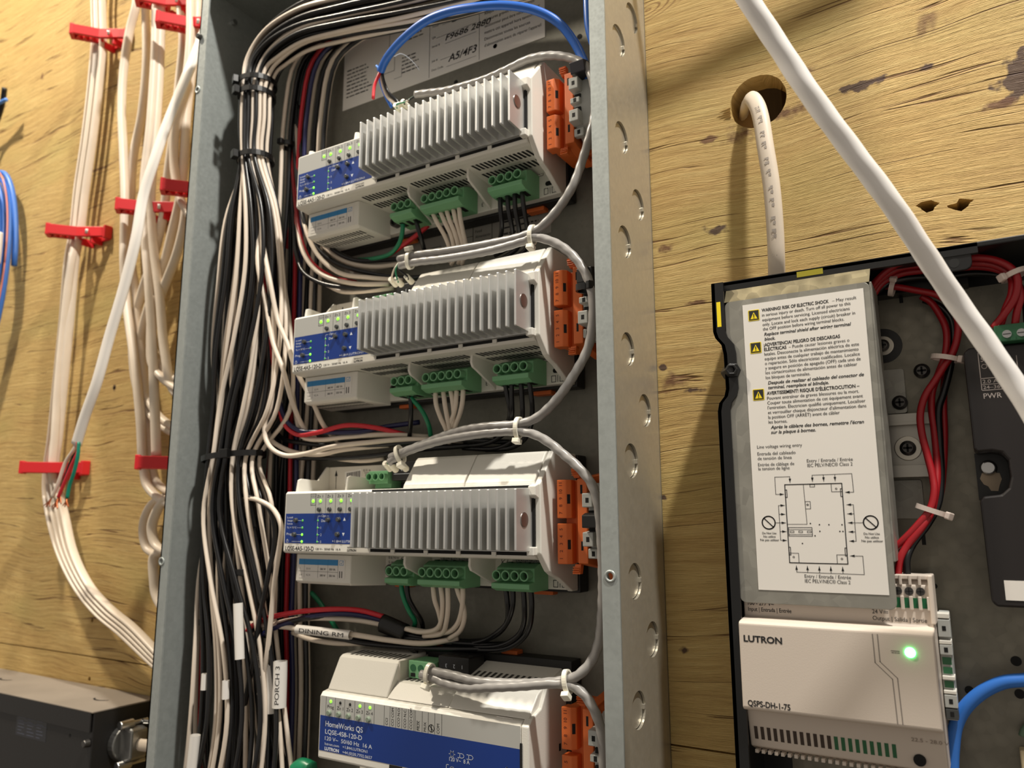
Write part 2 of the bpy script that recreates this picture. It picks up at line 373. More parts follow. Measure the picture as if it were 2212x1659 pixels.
STAINS = [(1858,182,13,3.0,-2,dk,.25), (2001,145,4,2,0,dk,.3), (2200,165,9,14,0,dk,.25), (1745,152,6,2.5,-5,br,.5), (1716,238,11,4.5,-8,br,.6),
          (1530,302,7,2.5,-6,br,.4), (1595,292,10,6,0,br,.7), (1545,497,9,3,10,dk,.4), (1437,536,4,3,0,br,.4), (2012,45,9,6,0,br,.9),
          (1455,826,11,6,0,br,.9), (1498,842,6,2,0,dk,.4), (1500,655,6,1.6,0,br,.4), (1430,1075,3,1.5,0,dk,.3), (1480,1405,3,2,0,dk,.4), (1432,795,2,2,0,dk,.3),
          (247,838,4,3.5,0,dk,.4), (91,165,4,4,0,br,.4), (2165,225,8,3,0,br,.4), (1735,1640,4,2,0,br,.4)]
m_ply = plywood_material()
m_stud = mat('stud_wood', (150, 118, 72), .7, var=.15, vscale=30)

wall = bpy.data.objects.new('wall_back', None); C.objects.link(wall); wall.location = (0, 0, Z0*.001); wall.empty_display_size = .01; ORG[wall.name] = (0, 0, 0)
tag(wall, 'yellow pine plywood backboard carrying the electrical panels', kind='structure')
hx, _, hz = W(1637, 219, 0)
def wobble(c, r, n, amp, seed, sx=1.0):
    rd = random.Random(seed); return [(c[0]+sx*r*(1+rd.uniform(-amp, amp))*math.cos(2*math.pi*i/n), c[1]+r*(1+rd.uniform(-amp, amp))*math.sin(2*math.pi*i/n)) for i in range(n)]
sd = -130.2
splint = [wobble((W(px, py, 0)[0], W(px, py, 0)[2]), r, 11, .45, i, s) for i, (px, py, r, s) in enumerate([(2004, 443, 3.0, 1.5), (2078, 441, 2.8, 2.0)])]
nails = [circle(W(px, py, 0)[0], W(px, py, 0)[2], r, 8) for px, py, r in [(247, 838, 1.8), (199, 1340, 2.2), (193, 1467, 2.4)]]
up = MB().holed([(-1700, sd+.6), (420, sd+.6), (420, 1000), (-1700, 1000)], [wobble((hx, hz), 17.4, 48, .012, 3)]+splint+nails[:2], -18, 0)
up.build('plywood_sheet', m_ply, wall)
MB().holed([(-1700, -1480), (420, -1480), (420, sd-.6), (-1700, sd-.6)], [nails[2]], -18, 0).build('plywood_sheet', m_ply, wall)
# cavity behind the cable hole: back board and a framing stud beside it
MB().box(-1700, 420, -130, -124, -1480, 1000).build('cavity_board', m_stud, wall)
MB().box(hx-46, hx-8, -124, -18.2, -1480, 1000).build('stud', m_stud, wall)

for i in range(5):                        # splinters torn up at the hole's left edge
    x, z = hx-17.0-.3*(i % 2), hz-5.5+i*1.5; L_ = 5+2.2*((i*7) % 3)
    MB().hull([(x, .05, z-.35), (x, .05, z+.35), (x, .7, z), (x-L_, .05, z-.9), (x-L_, .15, z-.8)]).build('splinter', mat('fresh_wood', (206, 176, 124), .7), wall)
fl = MB().box(-2600, 1800, -130, 2600, -1530, -1500).build('floor', mat('concrete', (120, 112, 102), .8, var=.1, vscale=8)); tag(fl, 'bare grey concrete floor of the utility room', kind='structure')

# ---------------------------------------------------------------- tall grey enclosure
XL, XR, PD = -562.0, -169.5, 69.5
ZB, ZT = -560.0, 479.0
pan = thing('electrical_enclosure', (XL, 0, ZB), 'tall open galvanised steel panel holding the dimmer modules and wire bundle', 'electrical panel')
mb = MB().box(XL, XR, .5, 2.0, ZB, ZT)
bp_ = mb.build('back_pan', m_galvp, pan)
for px, py in ((985, 178), (1252, 79), (1070, 100), (660, 128)):
    X, e, Zv = W(px, py, 2); MB().cyl((X, 2.0, Zv), (X, 2.3, Zv), 1.9).build('mounting_hole', m_dark, bp_)
MB().box(XL, XL+1.5, 2, PD, ZB, ZT).build('side_wall', m_galv, pan)
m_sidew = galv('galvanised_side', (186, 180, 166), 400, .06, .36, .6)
kos = [(1338,89,'a'),(1345,299,'a'),(1348,521,'a'),(1353,752,'a'),(1363,995,'a'),(1373,1255,'a'),(1382,1533,'a'),(1365,39,'b'),(1378,442,'b'),(1392,886,'b'),(1412,1380,'b')]
KO = [WX(px, py, XR)[1:] for px, py, _ in kos]
ea = sum(KO[i][0] for i in range(7))/7; eb = sum(KO[i][0] for i in range(7, 11))/4
KO = [((ea if k[2] == 'a' else eb), kz[1]) for k, kz in zip(kos, KO)]
KO += [(ea, KO[6][1]-62), (eb, KO[10][1]-124), (ea, KO[0][1]+62)]
kr = 9.6
mb = MB().holed([(2, ZB), (PD-1.3, ZB), (PD-1.3, ZT), (2, ZT)], [circle(e, z, kr+.3, 36) for e, z in KO], -.75, .75)
mb.v = [(XR-.75+b, a, c) for a, b, c in mb.v]
sw = mb.build('side_wall', m_sidew, pan)
for e, z in KO:
    k = MB().cyl((XR-3.0, e, z), (XR-1.5, e, z), kr, n=36)
    k.cyl((XR-3.0, e, z), (XR-2.3, e, z), kr+1.6, n=36)
    k.box(XR-2.4, XR-.1, e-kr-.8, e-kr+1.2, z-1.4, z+1.4)
    k.build('knockout', m_sidew, sw, bevel=.5)
for x0, x1 in ((XL, XL+10.5), (XR-10.3, XR)):
    hs = []
    if x0 > -400: hs = [(W(1318, 1245, PD)[0], W(1318, 1245, PD)[2])]
    else: hs = [(W(427, 194, PD)[0], W(427, 194, PD)[2]), (W(349, 1213, PD)[0], W(349, 1213, PD)[2])]
    MB().holed([(x0, ZB), (x1, ZB), (x1, ZT), (x0, ZT)], [circle(x, z, 1.9, 16) for x, z in hs], PD-1.4, PD).build('front_flange', m_galv, pan, bevel=.35)
    for x, z in hs: MB().ring((x, PD-.2, z), (x, PD+.5, z), 3.4, 1.9).build('screw_dimple', m_galv, pan, smooth=True)
MB().box(XL, XR, 2, PD, ZT-1.5, ZT).build('top_wall', m_galv, pan)
MB().box(XL, XR, 2, PD, ZB, ZB+1.5).build('bottom_wall', m_galv, pan)
X, e, Zv = W(433, 80, PD)
MB().cyl((X, PD-4, Zv), (X, PD+3.2, Zv), 3.2, 2.6, n=14).build('flange_screw', m_screwd, pan, bevel=.5)
for px, py in ((503, 50), (500, 4)):
    X, e, Zv = WX(px, py, XL+1.5); MB().cyl((XL+1.5, e, Zv), (XL+5, e, Zv), 2.6, n=12).build('side_screw', m_screw, pan)

# printed stickers on the back pan
tx1, _, tz1 = W(1177, 72, 2.3); tx0, _, tz0 = W(740, 240, 2.3)
st = thing('wiring_sticker', (tx0, 2, tz0), 'white printed wiring sticker with handwriting above the top dimmer', 'label')
ztop = tz0+96
MB().box(tx0, tx1, 2.05, 2.3, tz0, ztop).build('paper', m_paper, st)
inkm = MB(); wd_ = tx1-tx0
c1 = W(927, 160, 2.3)[0]; c2 = W(1035, 160, 2.3)[0]
for x in (c1, c2): inkm.line([(x, tz0+1), (x, ztop-1)], 2.42, .35)
rg = random.Random(5)
def greek(mb, x0, x1, zt, n, dz, h, seed):          # print too small to read: word-long dashes
    rr = random.Random(seed)
    for i in range(n):
        x = x0; end = x0+(x1-x0)*rr.uniform(.7, 1)
        while x < end:
            w_ = min(rr.uniform(1.6, 6.5)*h/2, end-x); mb.rect(x, x+w_, zt-i*dz, zt-i*dz+h*rr.uniform(.5, .62), 2.42); x += w_+h*.42
greek(inkm, tx0+4, tx0+34, tz0+36, 8, 3.6, 1.9, 1)
greek(inkm, tx0+4, tx0+30, tz0+78, 3, 4, 1.9, 2)
greek(inkm, tx0+66, c1-6, tz0+60, 6, 3.4, 1.8, 3)
greek(inkm, tx0+66, c1-10, tz0+28, 5, 3.4, 1.8, 4)
inkm.line([(tx0+38, tz0+20), (tx0+58, tz0+20), (tx0+58, tz0+44), (tx0+52, tz0+44), (tx0+52, tz0+62)], 2.42, .4).frame(tx0+36, tx0+46, tz0+66, tz0+84, 2.42, .4).line([(tx0+58, tz0+12), (tx0+66, tz0+12), (tx0+66, tz0+20)], 2.42, .3)
rows = [('Tech', 61), ('Tester', 45), ('QA', 35), ('Serial #', 27), ('Job #', 14), ('Date Code', 6)]
for n_, dz in rows:
    inkm.text(n_, c1+2.5, tz0+dz, 2.42, 1.9); inkm.line([(c1+4+len(n_)*1.5, tz0+dz-.6), (c2-3, tz0+dz-.6)], 2.42, .25)
greek(inkm, c1+4, c2-6, tz0+86, 5, 3.6, 1.9, 6)
greek(inkm, c2+5, tx1-8, tz0+69, 3, 5, 2.5, 8); inkm.text('électrique.', c2+5, tz0+54, 2.42, 2.5)
for i, s_ in enumerate(["Risque d'électrocution. Peut", 'blessures graves ou la mort. Plus', 'sectionneur peut être nécessaire pour', 'mettre cet appareil hors tension.', 'Déconnectez toutes les sources', "d'alimentation avant de réparer l'appareil"]):
    inkm.text(s_, c2+5, tz0+38-i*5.6, 2.42, 2.6, w=(tx1-c2-8)*min(1, len(s_)/41+.08), bold=.012 if i == 0 else 0)
inkm.build('printing', m_ink, st)
pen = MB()
for s_, dz, dx, h, w_ in [('C. Mills', 59, 12, 5, 26), ('SP', 43, 22, 6, 17), ('F9686 2880', 29, 16, 5, 44), ('A5/4F3', 9, 19, 6.5, 28)]:
    pen.text(s_, c1+dx, tz0+dz, 2.5, h, w=w_, shear=.25, bold=.012)
pen.build('handwriting', m_ink, st)
# second sticker, behind the top dimmer's terminals
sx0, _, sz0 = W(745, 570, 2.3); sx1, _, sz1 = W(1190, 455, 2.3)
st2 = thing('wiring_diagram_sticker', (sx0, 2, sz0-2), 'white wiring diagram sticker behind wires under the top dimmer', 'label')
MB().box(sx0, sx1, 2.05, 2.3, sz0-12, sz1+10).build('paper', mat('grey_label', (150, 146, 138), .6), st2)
dg = MB(); bx0, _, bz0 = W(1022, 525, 2.3); bx1, _, bz1 = W(1063, 490, 2.3)
dg.frame(bx0, bx1, bz0, bz1+4, 2.42, .5)
for i, s_ in enumerate(['Feed', 'Alimentación', 'Alimentation']): dg.text(s_, bx0+2, bz1-2-i*4.2, 2.42, 2.3, w=None if i == 0 else (bx1-bx0)*.8)
dg.line([(bx0-16, bz0-8), (bx0-16, bz1-4), (bx0, bz1-4)], 2.42, .4).circ(bx0-12, bz1, 2.42, 2, .3)
tx = W(1088, 525, 2.3)[0]
greek(dg, tx, sx1-4, bz1+10, 6, 4.6, 2.2, 9)
dg.line([(bx0-60, bz0-4), (bx0-30, bz0-4), (bx0-30, bz1-6), (bx0-60, bz1-6)], 2.42, .4).line([(bx0-80, bz0-6), (bx0-20, bz0-6)], 2.42, .4)
dg.build('printing', m_ink, st2)
# ---------------------------------------------------------------- green screw terminals
def green_block(par, xs, e=21, zc=-35, name='terminal_block', small=False):
    """pluggable screw terminal: stepped body, one open screw tube per pole, dark wire mouths below"""
    x0, x1 = xs[0]-3.6, xs[-1]+3.8
    b = MB().prism([(e, zc+8), (e+12, zc+8), (e+18, zc+5.5), (e+18, zc-2.5), (e+24.5, zc-3.5), (e+24.5, zc-6.5), (e+19, zc-8.5), (e, zc-8.5)], x0, x1)
    o = b.build(name, m_green, par, bevel=.4)
    for x in xs:
        t = MB().ring((x, e+15, zc+1.6), (x, e+24.3, zc+1.2), 3.15, 2.35)
        t.cyl((x, e+15, zc+1.6), (x, e+16.2, zc+1.5), 2.4); t.build('screw_tube', m_green, o, smooth=False)
        s_ = MB().cyl((x, e+16, zc+1.5), (x, e+19.0, zc+1.4), 2.0, n=14); s_.box(x-1.9, x+1.9, e+19, e+19.2, zc+1.1, zc+1.7); s_.build('clamp_screw', m_screwd, o)
        MB().box(x-1.6, x+1.6, e+8, e+16, zc-8.8, zc-8.45).build('wire_mouth', m_dark, o)
        MB().box(x-1.2, x+1.2, e+6, e+9, zc+7.9, zc+8.6).build('coding_notch', m_greend, o)
    return o

def led(mb, x, z, e, r=1.05): mb.sphere((x, e, z), r, (1, .55, 1), 6)

def dimmer(x0, zc, label):
    t = thing('dimmer_module', (0, 0, 0), label, 'dimmer', 'finned dimmer modules in the open panel')
    MB().box(-2, 213, 3, 15, -45, 41).build('rail_base', m_black, t, bevel=.6)
    for x in (62, 178): MB().box(x, x+14, 5, 12, -47.5, -44.5).build('rail_latch', m_orange, t, bevel=.5)
    hs = MB().box(0, 211, 14.5, 21, -43, 20)
    hs.prism([(20.5, -25.5), (57, -23.2), (61, -22.6), (62, -21.5), (62, 19), (60.6, 20.6), (20.5, 20.8)], 0, 207.5)
    ho = hs.build('housing', m_white, t, bevel=.5)
    MB().box(2, 104, 14.5, 21, 19.5, 40.5).build('upper_tier', m_cream, t, bevel=.5)
    # sloping covers over the load wiring
    for a, b in ((106.5, 155.2), (155.8, 206.5)):
        MB().prism([(16, 20), (60, 20.4), (59, 23), (46.5, 40), (44.5, 41.6), (16, 41.6)], a, b).build('cover', m_white, t, bevel=.7)
    MB().hull([(104, 20, 20), (107, 58, 20.5), (104, 20, 40), (107, 46, 40.5), (107.5, 20, 20), (107.5, 20, 40)]).build('cover_end', m_white, t)
    # end cap with its sickle shaped lower leg
    MB().prism([(14.5, 41.6), (44.8, 41.6), (62, 21), (62, -19.5), (52, -30), (47, -32.5), (40, -34.5), (22, -43.5), (14.5, -43.5), (14.5, -30)], 207.6, 211.4).build('end_cap', m_white, t, bevel=.7)
    MB().box(204.2, 209, 61.5, 66.5, -20.5, -15.5).build('cap_clip', m_white, t, bevel=.6)
    MB().prism([(62, 21), (66.5, 19.5), (66.5, 14), (62, 12)], 205.5, 210.5).build('cap_clip', m_white, t, bevel=.5)
    for x in (100.4, 152.4):
        MB().prism([(20.5, -22), (50, -22.8), (50.5, -28.5), (48.5, -31.5), (44, -33), (24, -41), (20.5, -43)], x, x+1.9).build('divider', m_white, t, bevel=.5)
    # side plates above the nose
    MB().prism([(20, 20), (53, 20), (51.5, 29.5), (49, 30.5), (32, 29.8), (23, 40.5), (20, 40.5)], 0, 2.0).build('side_plate', m_white, t, bevel=.5)
    MB().prism([(20, 20), (56, 20), (54.5, 30), (52, 31), (34, 30), (20, 30)], 51.5, 53.5).build('side_plate', m_white, t, bevel=.5)
    # box at lower left carrying the rating label
    MB().hull([(1.5, 50, -24), (54, 50, -24), (1.5, 50.3, -42.8), (54, 50.3, -42.8), (2.5, 48, -44.6), (53.5, 48, -44.6), (0, 20, -24), (61, 20, -24), (0, 20, -46), (61, 20, -46)]).build('wiring_box', m_white, t, bevel=.6)
    sl = MB()
    for r_ in range(2):
        for i in range(15): sl.add([(4+i*3.2+d, 44-r_*9-q*6.5, -45.05+(-.5*(r_+q*.7)*.5)-.12) for q, d in ((0, 0), (0, 1.3), (1, 2.8), (1, 1.5))], [(0,1,2,3)])
    sl.build('box_vents', m_dark, t)
    MB().plate(rrect(4, 49, -40.6, -26.8, 1.5), 50.1, 50.45).build('rating_label', m_paper, t)
    q = MB().rect(4.4, 42.5, -31.2, -27.2, 50.5).build('label_header', m_bluel, t)
    q = MB()
    for z in (-35.8,): q.line([(4.6, z), (42.5, z)], 50.5, .2)
    for x in (10, 23.5, 33, 42.6): q.line([(x, -40), (x, -27.4)], 50.5, .2)
    for z in (-34.6, -39.0):
        q.text('1' if z > -36 else '1-4', 5.6, z, 50.5, 1.4); q.text('5.0 A' if z > -36 else '4.2 A', 12, z, 50.5, 1.4); q.text('300 W', 25.5, z, 50.5, 1.4, bold=.02); q.text('350 VA', 34.3, z, 50.5, 1.4, bold=.02)
    for x in (44, 46): q.rect(x, x+.8, -39.5, -35, 50.5)
    q.build('label_print', m_ink, t)
    q = MB().frame(44, 47.6, -30.8, -27.8, 50.5, .3).line([(45, -29.5), (45.8, -30), (47, -28.2)], 50.5, .3); q.build('label_symbol', m_bluel, t)
    # nose front: silver strip, blue field, white foot
    MB().box(1.2, 80, 61.9, 62.15, 4.9, 19).build('silver_panel', m_silver, t)
    MB().box(1.2, 80, 61.9, 62.15, -15.8, 4.9).build('blue_panel', m_blue, t)
    q = MB()
    for x in (30.6, 40.1, 49.3, 59.3): q.line([(x, 5.2), (x, 18.6)], 62.22, .22)
    q.frame(25.6, 30.4, 10.6, 18.5, 62.22, .25)
    q.text('CCI', 28, 15.9, 62.22, 1.6, align='CENTER')
    for i in range(4): q.text('Zn %d' % (i+1), 31.6+i*9.7, 15.8, 62.22, 1.9, w=5.6)
    q.build('zone_print', m_ink, t); q = MB()
    q.text('LQSE-4A5-120-D', 2.2, -20.8, 62.1, 3.0, w=28, bold=.015)
    q.build('model_print', m_ink, t); q = MB()
    q.text('120 V~  50/60 Hz  16 A', 32, -20.2, 62.1, 1.5, w=23.5, bold=.01)
    q.text('lutron.com', 61.5, -18.4, 62.1, 1.2, w=8, bold=.01); q.text('LUTRON', 61.5, -20.6, 62.1, 1.5, w=8, bold=.03)
    q.build('maker_print', m_ink, t)
    q = MB()
    for i, (s_, z) in enumerate([('Load', 1.6), ('Assign', -.6), ('Scene', -2.8)]): q.text(s_, 3, z, 62.22, 1.3, w=5.4)
    q.text('Tc > 70°C', 3, -5.6, 62.22, 1.4, w=9.5); q.text('Prog', 3, -10.2, 62.22, 1.7, w=5.2); q.circ(4, -14.4, 62.22, 1.0, .25, 12).line([(4, -14), (4, -12.9)], 62.22, .25)
    for z in (0, -5, -9.8, -14.6): q.line([(13 if z != -14.6 else 8.5, z), (17.2, z)], 62.22, .2)
    q.line([(33.2, -14.6), (33.2, 3), (36, 3)], 62.22, .2); q.text('Opt', 36.6, 2.4, 62.22, 1.7, w=4.3); q.line([(41.4, 3), (43.6, 3)], 62.22, .2); q.text('Def', 36.6, -1.0, 62.22, 1.7, w=4.2)
    for i in range(3): q.line([(33.6, -5-i*4.8), (35.2, -5-i*4.8)], 62.22, .2).text(str(i+1), 36.2, -5.8-i*4.8, 62.22, 1.7)
    q.add([(57, 62.22, -.2), (59.4, 62.22, -.2), (58.2, 62.22, 2)], [(0,1,2)]); q.add([(56.4, 62.22, -8.4), (58.8, 62.22, -8.4), (57.6, 62.22, -10.6)], [(0,1,2)])
    q.text('+1.844.LUTRON1', 47.5, -14.9, 62.22, 1.7, w=22.5)
    q.build('panel_print', m_winkl, t)
    for i in range(4): MB().cyl((34.4+i*9.8, 61.5, 7.6), (34.4+i*9.8, 63.8, 7.6), 1.65, 1.45, n=14).build('button', m_btn, t, bevel=.25)
    for x, z in ((12.2, .2), (11.2, -9.8), (43.4, .4), (53.2, .6), (52.6, -9.4)): MB().cyl((x, 61.5, z), (x, 64.2, z), 1.75, 1.5, n=14).build('button', m_btn, t, bevel=.25)
    for x in (28, 35, 44.8, 54.5, 64.3):
        q = MB(); led(q, x, 13.5, 62.2, 1.15); q.build('status_light', m_led, t, smooth=True)
    for z, mm in ((0, m_leddim), (-5, m_leddim), (-9.8, m_led), (-14.6, m_led)):
        q = MB(); led(q, 18.4, z, 62.2, .85); q.build('status_light', mm, t, smooth=True)
        q = MB(); led(q, 33.3, z, 62.2, .7); q.build('status_light', m_leddim, t, smooth=True)
    # finned heat sink
    hk = MB().box(79.5, 206.2, 62.0, 64.8, -18.4, 18.6).build('heat_sink', m_alu, t)
    for i in range(21):
        x = 81.6+i*6.17
        f = MB().prism([(64.5, -18), (66, -18), (81, -17.3), (81.4, -16.9), (81.4, 17.2), (81, 17.6), (66, 18.2), (64.5, 18.2)], x, x+1.35); f.build('fin', m_alu, hk, bevel=.18, seg=1)
    MB().cyl((206.2, 72.5, 0), (206.9, 72.5, 0), 4.6, 4.2, n=28).build('rivet', mat('rivet_steel', (150, 140, 136), .3, .9), hk, bevel=.3)
    q = MB()
    for z0, z1 in ((-20.6, -18.5), (18.7, 20.2)): q.box(82, 206.5, 61.6, 62.12, z0, z1)
    q.box(206.3, 207.6, 60, 63.2, -19, 19); q.build('shadow_gap', m_dark, t)
    for x in (100, 127, 152, 178): MB().box(x, x+3, 61.8, 63, -21.4, -18.8).build('gap_clip', m_white, t)
    # vents on the underside of the nose
    sl = MB()
    for a, b in ((58, 100), (104, 151.5), (157, 206)):
        n_ = int((b-a)/3.3)
        for r_ in range(2):
            for i in range(n_):
                x = a+1+i*3.3; e0 = 53-r_*13; e1 = e0-8
                sl.add([(x, e0, -23.62+(53-e0)*-.062), (x+1.7, e0, -23.62+(53-e0)*-.062), (x+3.6, e1, -23.62+(53-e1)*-.062), (x+1.9, e1, -23.62+(53-e1)*-.062)], [(0,1,2,3)])
    sl.move(0, 0, -.12).build('underside_vents', m_dark, t)
    # lower terminals and their markings
    green_block(t, (84.2, 90.6, 97.0)); green_block(t, (112.2, 118.9, 125.5, 132.1, 138.7)); green_block(t, (170.2, 176.8, 183.4, 190.0))
    q = MB()
    q.text('0.6 N·m', 63.5, -27.2, 21.15, 1.9, w=9.5).text('5 in·lb', 63.5, -30.4, 21.15, 1.9, w=8).circ(77, -28.4, 21.15, 2.6, .35).line([(75.6, -27), (78.4, -29.8)], 21.15, .5)
    q.build('torque_print', m_ink, t); q = MB()
    for i in range(5):
        q.frame(112.4+i*6.5, 118.9+i*6.5, -27.2, -22, 21.15, .35).text('N', 115.6+i*6.5, -26, 21.15, 2.0, align='CENTER')
    q.build('neutral_print', m_ink, t); q = MB()
    for i in range(4):
        q.frame(170.4+i*6.6, 177+i*6.6, -27.2, -22, 21.15, .35).text('DL%d' % (i+1), 173.7+i*6.6, -26, 21.15, 2.1, align='CENTER', bold=.015)
    q.circ(161.5, -25.5, 21.15, 2.4, .4).line([(159, -28), (164.5, -23)], 21.15, .4)
    q.text('3', 147.5, -36, 21.15, 3.2, rot=180)
    q.build('load_print', m_ink, t); q = MB()
    q.frame(197.5, 200.5, -41.5, -37.4, 21.15, .4).line([(202, -41.5), (202, -37.4)], 21.15, .4).frame(203.6, 206.6, -41.5, -37.4, 21.15, .4)
    q.build('tier_print', m_ink, t)
    MB().plate(rrect(198.5, 205.5, -35.6, -32.4, 1.5), 20.9, 21.3).build('slot', m_dark, t)
    g = MB().ring((68.2, 20.5, -35), (68.2, 25.5, -35), 4.3, 3.1); g.cyl((68.2, 20.5, -35), (68.2, 23, -35), 3.1); g.build('ground_screw', m_screwd, t)
    # upper left connectors
    q = MB().line([(9.5, 24), (9.5, 37)], 21.15, .5); q.add([(8, 21.15, 33.5), (11, 21.15, 33.5), (9.5, 21.15, 38)], [(0,1,2)])
    q.text('0.31 in', 37, 36, 21.15, 1.9, w=7).line([(38, 35), (46, 35)], 21.15, .3).text('8 mm', 39, 32.4, 21.15, 1.9, w=6)
    q.build('tier_print', m_ink, t)
    bs = MB().plate([(19, 27), (35.5, 28.6), (35, 38), (18.5, 36.4)], 21.05, 21.3).build('barcode_sticker', m_paper, t)
    q = MB(); rr = random.Random(4); x = 20.5
    while x < 33.5: w_ = rr.uniform(.25, .9); q.add([(x, 21.4, 29.2+(x-20)*.1), (x+w_, 21.4, 29.2+(x-20)*.1), (x+w_, 21.4, 35.4+(x-20)*.1), (x, 21.4, 35.4+(x-20)*.1)], [(0,1,2,3)]); x += w_+rr.uniform(.3, .7)
    q.build('barcode', m_ink, bs)
    gb = MB().box(57.5, 75, 20, 38, 25.5, 34.6).box(60, 75, 20, 34, 22.5, 26); go = gb.build('link_connector', m_green, t, bevel=.4)
    for x in (60.6, 66.4, 72.2):
        r_ = MB().ring((x, 36, 30.6), (x, 41.5, 30.4), 2.9, 2.2); r_.build('screw_tube', m_green, go); MB().cyl((x, 36, 30.6), (x, 38.6, 30.5), 2.2, n=14).build('clamp_screw', m_greend, go)
    kb = MB().box(77, 103, 20, 36, 27.5, 40.5).build('link_socket', m_black, t, bevel=.5)
    q = MB()
    for i, s_ in enumerate('321'): q.text(s_, 86+i*6, 36, 36.1, 2.0, rot=180, align='CENTER')
    q.line([(79, 32), (101, 32)], 36.1, .25); q.build('socket_print', m_winkl, kb)
    MB().box(77.5, 104, 20.5, 26, 20.5, 27).build('jumper_board', m_black, t)
    MB().cyl((98, 25.5, 23.6), (98, 28, 23.6), 1.7, n=12).build('indicator', mat('amber_lens', (222, 190, 120), .3), t)
    t.location = (x0*.001, 0, (zc+Z0)*.001); ORG[t.name] = (x0, 0, zc)
    return t
DX = -432.6
d3 = dimmer(DX, 0, 'finned grey dimmer module directly above the DINING RM wires')
d2 = copy_tree(d3, (DX+.4, 0, 130.3), 'finned grey dimmer module in the middle, between two other finned ones')
d1 = copy_tree(d3, (DX-3.6, 0, 261.8), 'finned grey dimmer module below the blue stripped cable and printed sticker')

